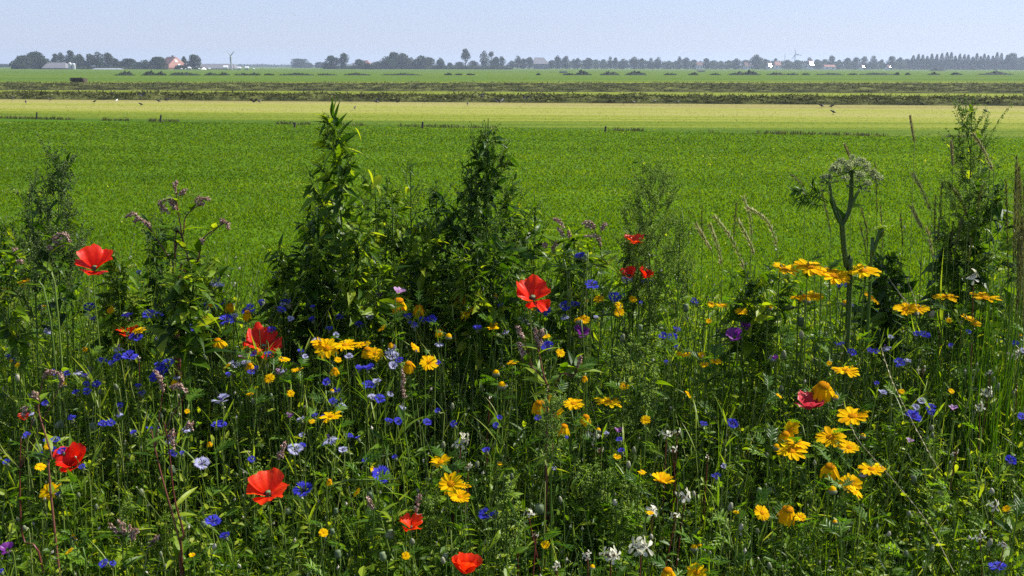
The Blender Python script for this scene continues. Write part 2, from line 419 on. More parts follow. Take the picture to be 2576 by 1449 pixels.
# ------------------------------------------------------------------ far things: heaps, bale, posts, birds
HZ = lambda px: 168 + 7 * (1288 - px) / 2576.0 * .5
darkheap = leafmat('heap_dark_green', [(0, (.006, .012, .006)), (.6, (.018, .034, .014)), (1, (.045, .07, .025))], .05, .8, .2)
def heap(px, py, wpx, hpx, label, i):
    g = G(px, py); sc_ = g[1] / FPX; wd = wpx * sc_; h = hpx * sc_ * 1.25
    nu, nv = 26, 9; u = np.linspace(-1, 1, nu); v = np.linspace(-1, 1, nv)
    Uu, Vv = np.meshgrid(u, v, indexing='ij')
    r = np.random.default_rng(i + 50)
    sk = r.uniform(-.4, .4)
    prof = np.clip(1 - np.abs((Uu - sk) / (1 + np.where(Uu > sk, -sk, sk))) ** 1.3, 0, 1) * np.clip(1 - Vv ** 2, 0, 1)
    nz = smooth_noise(Uu * 9 + i, Vv * 4, i, .8)
    X = np.stack([g[0] + Uu * wd / 2, g[1] + Vv * min(wd / 2, 2.0), h * prof * np.clip(.8 + .3 * nz, .15, 1.5) + .004], -1)
    I = np.arange(nu * nv).reshape(nu, nv)
    F = np.stack([I[:-1, :-1], I[1:, :-1], I[1:, 1:], I[:-1, 1:]], -1).reshape(-1, 4)
    mb = MB().add(X.reshape(-1, 3), F, .3)
    m = 300; k = rng.integers(0, nu * nv, m); p = X.reshape(-1, 3)[k]; k2 = p[:, 2] > .02; p = p[k2]; m = len(p)
    mb.leaves(p, rng.normal(size=(m, 3)) + (0, 0, .5), rng.normal(size=(m, 3)), U(.1, .35, m), U(.05, .12, m), .2, 2, t=U(0, 1, m))
    o = mb.build('grass_heap', darkheap, org=(g[0], g[1], 0)); o.location = (g[0], g[1], 0)
    return tag(o, label, 'heap', 'dark heaps of cut grass far out on the green')
Hc = [(0, 1250, 170, 30), (0, 1490, 130, 34), (0, 1610, 110, 28), (0, 1860, 300, 26), (0, 2120, 130, 20), (0, 2240, 110, 20), (0, 2420, 140, 14), (0, 2550, 120, 14),
      (1, 125, 110, 10), (1, 400, 360, 18), (1, 700, 200, 10), (1, 1010, 280, 16), (1, 1450, 420, 14), (1, 1920, 80, 14), (1, 2020, 80, 10), (1, 2145, 90, 10),
      (2, 245, 40, 14), (2, 550, 120, 14), (2, 695, 170, 38), (2, 965, 200, 28), (2, 1225, 220, 34), (2, 1570, 140, 14), (2, 1800, 100, 22), (2, 2020, 110, 12), (2, 2240, 180, 24), (2, 2380, 180, 34),
      (3, 85, 170, 22), (3, 250, 130, 12), (3, 390, 80, 12), (3, 620, 280, 14), (3, 860, 90, 10), (3, 1100, 360, 18), (3, 1300, 50, 20), (3, 1410, 50, 14), (3, 1670, 110, 18), (3, 1900, 100, 22), (3, 2290, 330, 28)]
XO = [0, 646.2, 1292.4, 1929.6]
heaps = []
for i, (c, x, wd, h) in enumerate(Hc):
    px = XO[c] + x * .2509
    o = heap(px, 189.8 - px / 2576 * 1.4, wd * .2509, h * .2509, None, i)
    heaps.append((o, px, 188, wd * .25))
o = heap(1929.6 + 1715 * .2509, 178.5, 43, 6.5, 'low dark clump of rushes beyond the heap line, below the spruce row', 99); o['category'] = 'rushes'
del o['group']; o.name = 'rush_clump'

g = G(199, 209.5); sc_ = g[1] / FPX
mb = MB()
r = np.random.default_rng(3)
nb = 24
for (x0, x1, z1) in ((-16, 3, 13.5), (2, 16, 12)):
    mb.box(g[0] + x0 * sc_, g[0] + x1 * sc_, g[1] - .5, g[1] + .5, .004, z1 * sc_, t=.3 if x0 < 0 else .6)
m = 500
p = g + np.stack([U(-16, 16, m) * sc_, U(-.55, -.45, m), U(0.5, 13, m) * sc_], 1)
mb.leaves(p, rng.normal(size=(m, 3)) * (1, .3, .6), (0, -1, .2), U(.08, .2, m), U(.02, .04, m), .2, 2, t=U(.1, .9, m))
balemat = leafmat('bale_brown', [(0, (.02, .015, .012)), (.5, (.06, .045, .035)), (1, (.16, .12, .08))], 0, .8, .2)
o = mb.build('hay_bale', balemat, org=(g[0], g[1], 0)); o.location = (g[0], g[1], 0)
tag(o, 'dark brown square bale standing behind the hay rows', 'bale')

postmat = plain('weathered_post', (.035, .028, .024), .8, scale=30)
for k, (px, py, h, wpx, le, lab) in enumerate([(92, 300, 15, 4, .15, 'short leaning field post furthest from the tall weeds, at far left'), (403, 308, 16, 4.5, .2, 'short leaning field post above the pink knotweed'),
      (741, 322, 12, 5, .05, 'short field post just left of the tallest leafy weed'), (1062, 324, 15, 5, .12, 'short field post between the two tallest leafy weeds'), (1522, 333, 13, 5, .12, 'short dark field post above the pale seedy weed in mid field')]):
    g = G(px, py); s_ = g[1] / FPX
    mb = MB(); top = g + np.array([le * h * s_, 0, h * s_ * 1.15])
    mb.tubes([g + (0, 0, -.03), (g + top) / 2, top], [wpx * s_ / 2 * 1.05, wpx * s_ / 2, wpx * s_ / 2 * .92], 8)
    mb.lathe(top, top - g, [(-.0005, wpx * s_ / 2 * .92), (.004, wpx * s_ / 2 * .7), (.005, .0001)], 8)
    o = mb.build('field_post', postmat, org=g); o.location = Vector(g)
    tag(o, lab, 'post', 'short posts along the edge of the mown field')

birdm = plain('dark_plumage', (.018, .016, .018), .5, scale=20); gullm = plain('white_plumage', (.7, .7, .7), .6)
def bird_mesh(mode, mat):
    mb = MB()
    if mode == 'stand':
        mb.lathe((-.10, 0, .075), (1, 0, .35), [(0, .004), (.03, .02), (.08, .038), (.12, .034), (.155, .022), (.185, .024), (.205, .018), (.22, .006), (.245, .001)], 8)
        mb.leaves([(-.09, 0, .08)], (-1, 0, -.1), (0, 0, 1), .09, .035, 0, 2)
        for s_ in (-1, 1): mb.tubes([(.0, .012 * s_, .09), (.004, .012 * s_, .04), (0, .014 * s_, 0)], .0035, 4); mb.leaves([(0, .014 * s_, .003)], (1, 0, 0), (0, 0, 1), .03, .015, 0, 2)
    else:
        mb.lathe((-.10, 0, .30), (1, 0, .15), [(0, .004), (.03, .02), (.08, .034), (.13, .03), (.17, .02), (.20, .014), (.23, .002)], 8)
        mb.leaves([(-.09, 0, .30)], (-1, 0, 0), (0, 0, 1), .09, .05, 0, 2)
        for s_ in (-1, 1):
            mb.leaves([(.01, .02 * s_, .32)], (-.35, s_ * .8, .65), (1, 0, .3), .24, .085, .1, 4)
    return mb.build('bird', mat, smooth=True)
protos = {'stand': bird_mesh('stand', birdm), 'fly': bird_mesh('fly', birdm), 'gull': bird_mesh('stand', gullm)}
used = set()
BD = [(0, 130, 612, 'stand'), (0, 260, 652, 'stand'), (0, 497, 622, 'stand'), (0, 950, 645, 'stand'), (0, 1042, 610, 'stand'), (0, 1128, 605, 'fly'), (0, 1172, 632, 'gull'), (0, 1424, 630, 'fly'), (0, 1414, 675, 'stand'),
      (0, 1590, 640, 'stand'), (0, 1676, 630, 'stand'), (0, 1920, 615, 'fly'), (0, 2425, 640, 'fly'), (0, 2548, 688, 'fly'), (1, 30, 643, 'stand'), (1, 365, 658, 'fly'), (1, 935, 640, 'stand'), (1, 1047, 628, 'fly'), (1, 983, 712, 'stand'),
      (1, 1200, 703, 'fly'), (1, 1414, 682, 'fly'), (1, 1680, 644, 'stand'), (1, 2112, 670, 'stand'), (1, 2256, 632, 'fly'), (1, 2433, 700, 'fly'), (2, 118, 660, 'fly'), (2, 986, 692, 'fly'), (2, 1102, 660, 'stand'), (2, 1200, 657, 'stand'),
      (2, 1414, 645, 'stand'), (2, 1645, 648, 'stand'), (3, 545, 692, 'stand'), (3, 648, 694, 'stand'), (3, 662, 757, 'stand'), (3, 1105, 672, 'fly'), (3, 2190, 748, 'stand')]
birds = []
for i, (c, x, y, mode) in enumerate(BD):
    px, py = XO[c] + x * .2509, 96.9 + (y + 10) * .2509
    g = G(px, py + (4 if mode == 'fly' else 0))
    pr = protos[mode]
    o = pr if mode not in used else pr.copy()
    if mode in used: col.objects.link(o)
    used.add(mode)
    o.location = (g[0], g[1], .006); o.rotation_euler = (0, 0, U(0, 6.28)); o.scale = [float(U(.85, 1.15))] * 3
    if mode == 'gull': o.scale = (.95,) * 3
    o['category'] = 'bird'; o['group'] = 'birds feeding on the mown stubble'
    birds.append((o, px, py, mode))

# ------------------------------------------------------------------ far trees
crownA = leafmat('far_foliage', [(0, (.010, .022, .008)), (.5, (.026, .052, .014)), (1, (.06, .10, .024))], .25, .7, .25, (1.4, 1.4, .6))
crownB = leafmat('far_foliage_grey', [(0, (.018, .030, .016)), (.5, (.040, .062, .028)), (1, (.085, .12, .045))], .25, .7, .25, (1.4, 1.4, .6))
barkm = plain('bark', (.06, .05, .04), .9)
def tree(px, wpx, pyt, dist, label, kind='broad', mat=None, cat='tree', group='trees along the horizon', name='broadleaf_tree', trunk=.18):
    g0 = P(px, 170, dist); top = P(px, pyt, dist)
    x, y = g0[0], dist; H = top[2]; Wd = wpx * dist / FPX
    root = empty(name, (x, y, 0), label, cat, group)
    t = MB(); K = 5
    zz = np.linspace(-.2, H * .75, K)
    pts = np.stack([zz * 0 + U(-.1, .1, K), zz * 0 + U(-.1, .1, K), zz], 1)
    t.tubes(pts, np.linspace(H * .035, H * .008, K), 6)
    for k in range(5):
        a = U(0, 6.28); z0 = H * U(.2, .55); L = Wd * U(.2, .38)
        t.tubes([(0, 0, z0), (math.cos(a) * L * .5, math.sin(a) * L * .5, z0 + L * .5), (math.cos(a) * L, math.sin(a) * L, z0 + L * 1.0)], [H * .014, H * .009, H * .004], 4)
    t.build('trunk', barkm, root)
    c = MB()
    if kind == 'conifer':
        n = 900
        s = U(0, 1, n) ** .8; z = H * (.08 + .92 * s); rr = Wd / 2 * (1 - s) ** .9 * U(.5, 1.05, n) * (1 + .2 * np.sin(s * 60))
        a = U(0, 6.28, n); p = np.stack([np.cos(a) * rr, np.sin(a) * rr, z], 1)
        D = np.stack([np.cos(a), np.sin(a), -.4 + 0 * a], 1) + rng.normal(0, .3, (n, 3))
        c.leaves(p, D, (0, 0, 1), U(.5, 1.1, n), U(.3, .6, n), .3, 2, t=U(0, 1, n))
    else:
        nl = int(U(12, 18)); cen = []; Wd = Wd * 1.12
        z0 = H * trunk
        for k in range(nl):
            s = U(0, 1); a = U(0, 6.28)
            zc = z0 + (H - z0) * (.12 + .72 * s)
            env = math.sin(math.pi * min(1, max(.02, (.18 + .74 * s)))) ** .6
            rr = Wd * .34 * env * U(.3, 1.05)
            cen.append((math.cos(a) * rr, math.sin(a) * rr, zc, Wd * .5 * U(.36, .58) * (.6 + .4 * env)))
        cen.append((0, 0, H - Wd * .14, Wd * .17)); cen.append((0, 0, (H + z0) / 2, Wd * .36))
        cen = np.array(cen)
        n = 2600; k = rng.integers(0, len(cen), n)
        dd = nrm(rng.normal(size=(n, 3))); rr = cen[k, 3] * U(.55, 1.05, n) ** .5
        p = cen[k, :3] + dd * rr[:, None] * (1, 1, .85)
        p[:, 2] = np.clip(p[:, 2], H * .04, H * 1.03)
        sz = max(.28, Wd * .05)
        tt = np.clip(.45 + .35 * (cen[k, 3] * 7 % 1 - .5) + rng.normal(0, .2, n), 0, 1)
        c.leaves(p, dd + rng.normal(0, .8, (n, 3)), dd + rng.normal(0, .5, (n, 3)), U(.8, 1.8, n) * sz, U(.6, 1.1, n) * sz, .2, 2, t=tt)
    c.build('crown', mat or crownA, root)
    return root
trees = []
T0 = [(50, 90, 262, 900), (175, 150, 225, 500), (240, 170, 180, 520), (350, 190, 138, 530), (415, 150, 195, 500), (480, 80, 205, 540), (560, 80, 152, 560), (615, 80, 142, 580), (710, 120, 120, 560), (800, 130, 158, 550), (900, 120, 155, 530),
      (985, 120, 137, 520), (1080, 130, 142, 530), (1160, 90, 205, 540), (1225, 80, 232, 560), (1300, 140, 210, 540), (1390, 80, 240, 560), (1465, 100, 215, 520), (1590, 170, 195, 500), (1848, 55, 182, 560), (1945, 135, 165, 530), (1810, 120, 275, 505)]
T1 = [(430, 170, 215, 1000), (520, 90, 250, 1050), (640, 120, 245, 950), (740, 150, 175, 620), (875, 115, 148, 620), (1030, 110, 210, 640), (1120, 120, 255, 600), (1200, 120, 238, 640), (1310, 140, 185, 620), (1375, 160, 145, 640), (1455, 150, 148, 630), (1545, 120, 192, 650),
      (1640, 160, 180, 640), (1735, 120, 192, 660), (1840, 95, 195, 640), (1940, 70, 246, 700), (2030, 100, 240, 690), (2092, 100, 102, 700), (2170, 90, 222, 700), (2280, 95, 125, 700), (2352, 95, 130, 710), (2400, 100, 185, 690), (2452, 80, 178, 720), (2550, 80, 225, 800)]
T2 = [(40, 75, 172, 760), (95, 75, 200, 770), (160, 85, 185, 770), (380, 85, 218, 780), (440, 85, 172, 790), (525, 85, 175, 790), (600, 65, 205, 850), (640, 65, 195, 800), (740, 95, 195, 800), (820, 75, 210, 880), (900, 75, 210, 860), (965, 65, 180, 820), (1020, 65, 190, 830), (1100, 95, 205, 840),
      (1210, 105, 185, 820), (1290, 85, 200, 840), (1375, 75, 195, 830), (1450, 85, 185, 840), (1550, 95, 225, 860), (1620, 60, 222, 880), (1660, 60, 180, 840), (1725, 85, 190, 840), (1800, 85, 215, 860), (1870, 60, 225, 900), (1930, 85, 200, 850), (2000, 85, 220, 870), (2070, 70, 225, 880), (2150, 80, 220, 870), (2230, 85, 200, 850), (2310, 65, 215, 870), (2430, 125, 162, 840), (2510, 75, 205, 860)]
T3 = [(10, 70, 215, 880), (85, 65, 200, 860), (200, 85, 215, 870), (300, 105, 220, 870), (420, 75, 190, 860), (500, 95, 210, 870), (570, 85, 208, 880), (640, 95, 172, 850), (720, 85, 215, 880), (800, 95, 195, 860), (890, 85, 188, 860), (975, 95, 180, 850), (1065, 85, 172, 850), (1150, 75, 210, 880), (1245, 95, 178, 850), (1330, 95, 190, 860), (1400, 80, 210, 880),
      (2460, 160, 150, 880), (2560, 120, 182, 900)]
for c, TT in enumerate((T0, T1, T2, T3)):
    for (x, wd, ty, dist) in TT:
        px, py = XO[c] + x * .2509, 96.9 + ty * .2509
        wp = wd * .2509
        tr = .42 if (c == 1 and x == 2092) else .04
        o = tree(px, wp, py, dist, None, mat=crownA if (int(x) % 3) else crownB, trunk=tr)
        trees.append((o, px, py, wp, dist))
conifers = []
for (x, ty) in [(1460, 165), (1510, 155), (1555, 160), (1600, 172), (1645, 150), (1695, 155), (1745, 142), (1795, 135), (1838, 135), (1880, 170), (1925, 150), (1970, 155), (2010, 160), (2055, 180), (2095, 145), (2135, 175), (2170, 150), (2210, 165), (2255, 170), (2297, 135), (2340, 145), (2395, 165)]:
    px, py = XO[3] + x * .2509, 96.9 + ty * .2509
    o = tree(px, U(21, 26), py, 880, None, 'conifer', crownA, 'spruce', 'row of pointed spruces on the horizon', 'spruce_tree')
    conifers.append((o, px, py, 16, 880))
# far wood and hedges that read as one mass
def far_mass(name, x0, x1, pyt, dist, label, jag=2.0, dens=9, depth=40):
    a, b = P(x0, 170, dist), P(x1, 170, dist)
    L = b[0] - a[0]; n = int(abs(x1 - x0) * dens * 1.3)
    q = U(0, 1, n); H = P((x0 + x1) / 2, pyt, dist)[2]
    hh = H * (1 + .10 * jag * smooth_noise(q * L, 0 * q, int(abs(x0)) + 3, .05) * .5)
    p = np.stack([a[0] + q * L, dist + U(0, depth, n), U(0, 1, n) ** .7 * hh], 1)
    s_ = dist / FPX * 3.0
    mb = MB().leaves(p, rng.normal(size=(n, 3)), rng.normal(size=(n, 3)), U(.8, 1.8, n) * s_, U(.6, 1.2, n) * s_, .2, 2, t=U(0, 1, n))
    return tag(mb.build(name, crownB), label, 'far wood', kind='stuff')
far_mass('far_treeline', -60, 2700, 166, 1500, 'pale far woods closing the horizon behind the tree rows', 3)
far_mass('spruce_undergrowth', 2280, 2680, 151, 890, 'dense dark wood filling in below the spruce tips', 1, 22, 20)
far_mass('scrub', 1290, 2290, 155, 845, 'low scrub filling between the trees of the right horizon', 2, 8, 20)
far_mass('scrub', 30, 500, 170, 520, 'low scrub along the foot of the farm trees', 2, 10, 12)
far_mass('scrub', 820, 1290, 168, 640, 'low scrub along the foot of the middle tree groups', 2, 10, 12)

# ------------------------------------------------------------------ far buildings
wallg = plain('grey_sheet', (.20, .20, .21), .6); wallw = plain('white_render', (.75, .74, .72), .6); rooff = plain('grey_roof', (.15, .15, .16), .6)
tile = plain('orange_sunlit_tile', (.27, .12, .09), .7, scale=1.5, var=.25); tiled = plain('dark_shaded_tile', (.13, .06, .05), .7); brick = plain('brick_wall', (.20, .09, .06), .8)  # on the farmhouse the two tile colours stand for sun and shade
glassm = plain('window_glass', (.05, .06, .07), .08, spec=.8)
def hip_house(px0, px1, pyr, pye, rx0, rx1, dist, label, name, roofmat, wallmat, depth=14, cat='house', endmat=None, wins=3):
    a, b = P(px0, 175, dist)[0], P(px1, 175, dist)[0]
    r0, r1 = P(rx0, 175, dist)[0], P(rx1, 175, dist)[0]
    zr, ze = P(px0, pyr, dist)[2], P(px0, pye, dist)[2]
    cx = (a + b) / 2
    root = empty(name, (cx, dist, 0), label, cat)
    y0, y1 = dist - depth / 2, dist + depth / 2
    MB().box(a + .4, b - .4, y0 + .4, y1 - .4, 0, ze + .02).build('wall', wallmat, root, (cx, dist, 0))
    V = [(a, y0, ze), (b, y0, ze), (b, y1, ze), (a, y1, ze), (r0, dist, zr), (r1, dist, zr)]
    rf = MB(); rf.add(V, [[0, 1, 5, 4], [2, 3, 4, 5]], m=0); rf.add(V, [[1, 2, 5], [3, 0, 4]], m=1); rf.add(V, [[0, 3, 2, 1]], m=0)
    rf.build('roof', [roofmat, endmat or roofmat], root, (cx, dist, 0))
    W_ = b - a
    for k in range(wins):
        x = a + W_ * (k + .7) / (wins + .4)
        MB().box(x - W_ * .03, x + W_ * .03, y0 + .34, y0 + .39, ze * .35, ze * .75).build('window', glassm, root, (cx, dist, 0))
    return root
X1 = lambda c, x: XO[c] + x * .2509
Y1 = lambda y: 96.9 + y * .2509
# the great farmhouse: hipped roof turned with one hip toward the sun
d0 = 525
ridgeA, ridgeB = P(X1(0, 1650), Y1(182), d0), P(X1(0, 1762), Y1(182), d0)
root = empty('farmhouse', ((ridgeA[0] + ridgeB[0]) / 2, d0, 0), 'big farmhouse with a tall hipped roof, orange on its sunlit end', 'farmhouse')
org = (root.location.x, d0, 0)
ze = P(X1(0, 1760), Y1(292), d0)[2]
xl, xr = P(X1(0, 1560), 175, d0)[0], P(X1(0, 1872), 175, d0)[0]; xf = P(X1(0, 1735), 175, d0)[0]
V = [(xl, d0 - 2, ze), (xf, d0 - 10, ze), (xr, d0 + 6, ze), (xl + 6, d0 + 14, ze), (ridgeA[0], d0 + 4, ridgeA[2]), (ridgeB[0], d0, ridgeA[2])]
MB().add(V, [[0, 1, 5, 4], [2, 3, 4, 5]], m=0).add(V, [[1, 2, 5]], m=1).add(V, [[3, 0, 4]], m=0).build('roof', [tiled, tile], root, org)  # sunward hip orange, other slopes dark: light and shade painted into the tiles
V2 = [(x + (cx_ - x) * .04, y + (d0 + 2 - y) * .04, z) for cx_ in [(xl + xr) / 2] for z in (0, ze + .02) for (x, y, _) in V[:4]]
MB().add(V2, [[0, 1, 5, 4], [1, 2, 6, 5], [2, 3, 7, 6], [3, 0, 4, 7]]).build('wall', brick, root, org)
for u_, v_ in ((.42, .62), (.58, .22)):
    c_ = np.array(V[1]) * (1 - u_) + np.array(V[2]) * u_; c_ = c_ * (1 - v_) + np.array(V[5]) * v_
    n_ = nrm(np.cross(np.array(V[2]) - V[1], np.array(V[5]) - V[1])); e1 = nrm(np.array(V[2], float) - V[1]); e2 = np.cross(n_, e1)
    q = [c_ + n_ * .06 + e1 * i * .8 + e2 * j * .6 for i, j in ((-1, -1), (1, -1), (1, 1), (-1, 1))]
    q += [v - n_ * .1 for v in q]
    MB().add(q, [[0, 1, 2, 3], [4, 7, 6, 5], [0, 4, 5, 1], [1, 5, 6, 2], [2, 6, 7, 3], [3, 7, 4, 0]]).build('window', wallw, root, org)
ch = MB().box(org[0] + .2, org[0] + 1, d0 + 1.4, d0 + 2.2, ridgeA[2] - 1, ridgeA[2] + .6); ch.build('chimney', brick, root, org)
hip_house(X1(0, 465), X1(0, 705), Y1(240), Y1(296), X1(0, 480), X1(0, 660), 500, 'low grey roofed barn among the dark trees at far left', 'barn', rooff, wallg, 10, 'barn')
hip_house(X1(0, 1955), X1(0, 2385), Y1(253), Y1(300), X1(0, 1990), X1(0, 2350), 540, 'long low dark roofed shed behind the wind turbine', 'shed', rooff, wallg, 12, 'shed', wins=5)
hip_house(X1(0, 2025), X1(0, 2065), Y1(288), Y1(310), X1(0, 2040), X1(0, 2046), 520, 'tiny white gabled outhouse before the long shed', 'outhouse', wallw, wallw, 4, 'outhouse', wins=1)
hip_house(X1(0, 940), X1(0, 1235), Y1(297), Y1(310), X1(0, 960), X1(0, 1200), 500, 'long flat greenhouse low between farm trees', 'greenhouse', plain('greenhouse_roof', (.3, .32, .34), .3), wallg, 8, 'greenhouse', wins=6)
hip_house(X1(1, 1075), X1(1, 1150), Y1(218), Y1(262), X1(1, 1085), X1(1, 1110), 650, 'small orange roofed house half hidden in the middle trees', 'cottage', tiled, brick, 14, 'house', endmat=tile)
hip_house(X1(1, 945), X1(1, 1000), Y1(243), Y1(270), X1(1, 955), X1(1, 990), 660, 'little pale house left of the orange roofed cottage', 'cottage', rooff, wallw, 8, 'house')
hip_house(X1(2, 195), X1(2, 350), Y1(190), Y1(255), X1(2, 205), X1(2, 300), 780, 'wide dark hipped barn standing between the horizon trees', 'barn', rooff, wallg, 16, 'barn')
sil = []
for k, (x, top) in enumerate(((705, 238), (742, 246))):
    dd = 492; c_ = P(X1(0, x), 175, dd); H = P(X1(0, x), Y1(top), dd)[2]; rr = 4.2 * dd / FPX
    mb = MB().lathe((c_[0], dd, 0), (0, 0, 1), [(0, rr), (H * .82, rr), (H * .9, rr * .75), (H, .15)], 16)
    for a in range(6): mb.lathe((c_[0], dd, H * .13 * (a + .5)), (0, 0, 1), [(0, rr + .003), (.02, rr + .06), (.10, rr + .06), (.12, rr + .003)], 16)
    o = mb.build('silo', plain('silo_sheet', (.55, .56, .56), .4), org=(c_[0], dd, 0)); o.location = (c_[0], dd, 0)
    tag(o, ['taller pale silo beside the grey barn', 'shorter pale silo, to the right beside the taller silo'][k], 'silo', 'pale silos by the grey barn')
# white wrapped bales, lying near the shed
balew = plain('white_wrap', (.78, .78, .78), .35)
bw = []
for k, (c, x, wd) in enumerate([(0, 1820, 18), (0, 1862, 14), (0, 1900, 34), (0, 1998, 20), (0, 2100, 22), (0, 2262, 50), (0, 2400, 36), (0, 2475, 40), (0, 2545, 18)]):
    px = X1(c, x); dd = 470; c_ = P(px, 175, dd); rr = wd * .2509 * dd / FPX * .42; 
    mb = MB().lathe((c_[0] - rr * 1.2, dd, rr * .97), (1, .2, 0), [(0, .02), (.02, rr * .9), (.15 * rr, rr), (2.2 * rr, rr), (2.35 * rr, rr * .9), (2.37 * rr, .02)], 14)
    o = mb.build('wrapped_bale', balew, org=(c_[0], dd, 0)); o.location = (c_[0], dd, 0)
    bw.append((o, px, 178))
# houses with sun flashes on the right horizon
flash = bpy.data.materials.new('glint_mirror_metal'); flash.use_nodes = True
fb = flash.node_tree.nodes['Principled BSDF']; fb.inputs['Base Color'].default_value = (.8, .8, .82, 1); fb.inputs['Metallic'].default_value = 1; fb.inputs['Roughness'].default_value = .16
def flash_house(px, pyt, wpx, dist, label, glint=True, roofm=None):
    c_ = P(px, 175, dist); x = c_[0]; zt = P(px, pyt, dist)[2]; wd = wpx * dist / FPX
    root = empty('house', (x, dist, 0), label, 'house', 'white houses on the right horizon')
    org = (x, dist, 0); ze = zt * .55
    MB().box(x - wd * .48, x + wd * .48, dist - 3.5, dist + 3.5, 0, ze + .02).build('wall', wallw, root, org)
    V = [(x - wd / 2, dist - 4, ze), (x + wd / 2, dist - 4, ze), (x + wd / 2, dist + 4, ze), (x - wd / 2, dist + 4, ze), (x - wd / 2, dist, zt), (x + wd / 2, dist, zt)]
    MB().add(V, [[0, 1, 5, 4], [2, 3, 4, 5]]).add(V, [[1, 2, 5], [3, 0, 4]]).build('roof', roofm or tiled, root, org)
    for s_ in (-.25, .25): MB().box(x + wd * s_ - .5, x + wd * s_ + .5, dist - 3.56, dist - 3.5, ze * .35, ze * .8).build('window', glassm, root, org)
    if glint:
        toC = nrm(np.array([0, 0, CAMH]) - np.array([x, dist, zt])); nn = nrm(toC + np.array(TO_SUN))
        e1 = nrm(np.cross((0, 0, 1), nn)); e2 = np.cross(nn, e1); s_ = glint * dist / FPX
        cc = np.array([x, dist - 5.2, ze * 1.0 + .3])
        q = [cc + e1 * i * s_ + e2 * j * s_ for i, j in ((-1, -1), (1, -1), (1, 1), (-1, 1))]; q += [v - nn * .08 for v in q]
        MB().add(q, [[0, 1, 2, 3], [4, 7, 6, 5], [0, 4, 5, 1], [1, 5, 6, 2], [2, 6, 7, 3], [3, 7, 4, 0]]).build('glint_mirror', flash, root, org)  # added mirror facet, tilted to throw the sun at the camera
fl = [(2, 1857, 234, 60, 0, 'white house below three pointed treetops, first of the right horizon'), (2, 2335, 240, 55, 0, 'white house left of the broad tall horizon tree'), (2, 2555, 240, 40, 4.2, 'house flashing white in the sun beside the far turbine trees'),
      (3, 100, 232, 60, 0, 'pale house just left below the far wind turbine'), (3, 428, 215, 40, 5.0, 'house with the brightest white sun flash on its roof'), (3, 620, 262, 110, 0, 'long low white house right of the brightest flash'),
      (3, 945, 262, 22, 2.6, 'tiny house with a single small sun flash'), (3, 1210, 266, 30, 1.4, 'tiny pale house before the spruce row begins')]
for (c, x, yt, wd, gl, lab) in fl:
    flash_house(X1(c, x), Y1(yt), wd * .2509, 835 if gl else 838, lab, gl, tile if x in (100, 620) else None)

# wind turbines and mast
turb = plain('turbine_white', (.45, .47, .5), .5)
def turbine(px, pyt, dist, bladepx, angs, label, rpx=2.0):
    c_ = P(px, 175, dist); H = P(px, pyt, dist)[2]; s_ = dist / FPX
    root = empty('wind_turbine', (c_[0], dist, 0), label, 'wind turbine', None); org = (c_[0], dist, 0)
    MB().lathe((c_[0], dist, 0), (0, 0, 1), [(0, rpx * s_ * .75), (H * .5, rpx * s_ * .6), (H, rpx * s_ * .42)], 12).build('tower', turb, root, org)
    MB().lathe((c_[0], dist - 1.4, H), (0, 1, 0), [(0, .05), (.2, rpx * s_ * .5), (2.2, rpx * s_ * .5), (2.6, .1)], 10).build('nacelle', turb, root, org)
    hub = np.array([c_[0], dist - 1.5, H])
    for a in angs:
        D = np.array([math.sin(a), 0, math.cos(a)])
        m_ = MB().leaves([hub], D, (.5 * D[2], -1, -.5 * D[0]), bladepx * s_, 3.0 * s_, 0, 5, [.35, 1, .8, .6, .4, .15]); m_.leaves([hub + (0, .12, 0)], D, (0, 1, 0), bladepx * s_, 2.4 * s_, 0, 5, [.35, 1, .8, .6, .4, .15])
        m_.build('blade', turb, root, org)
    return root
turbine(X1(0, 2322), Y1(180), 515, 17, [R(-38), R(38), R(182)], 'farm wind turbine with its blades in a V, beside the long shed', 3.2)
turbine(X1(3, 275), Y1(158), 1150, 16, [R(-12), R(100), R(215)], 'small faint wind turbine above the right horizon trees', 2.2)
c_ = P(X1(3, 172), 175, 1100); H = P(X1(3, 172), Y1(152), 1100)[2]
mb = MB()
for s_ in ((-.5, -.5), (.5, -.5), (0, .6)): mb.tubes([(c_[0] + s_[0], 1100 + s_[1], 0), (c_[0] + s_[0] * .7, 1100 + s_[1] * .7, H * .5), (c_[0] + s_[0] * .2, 1100, H)], .12, 4)
for k in range(14):
    z = H * k / 14; f_ = 1 - .8 * k / 14; mb.tubes([(c_[0] - .5 * f_, 1100 - .5 * f_, z), (c_[0] + .5 * f_, 1100 - .5 * f_, z + H / 14)], .08, 3)
o = mb.build('lattice_mast', turb, org=(c_[0], 1100, 0)); o.location = (c_[0], 1100, 0)
tag(o, 'thin faint lattice mast left of the far wind turbine', 'mast')
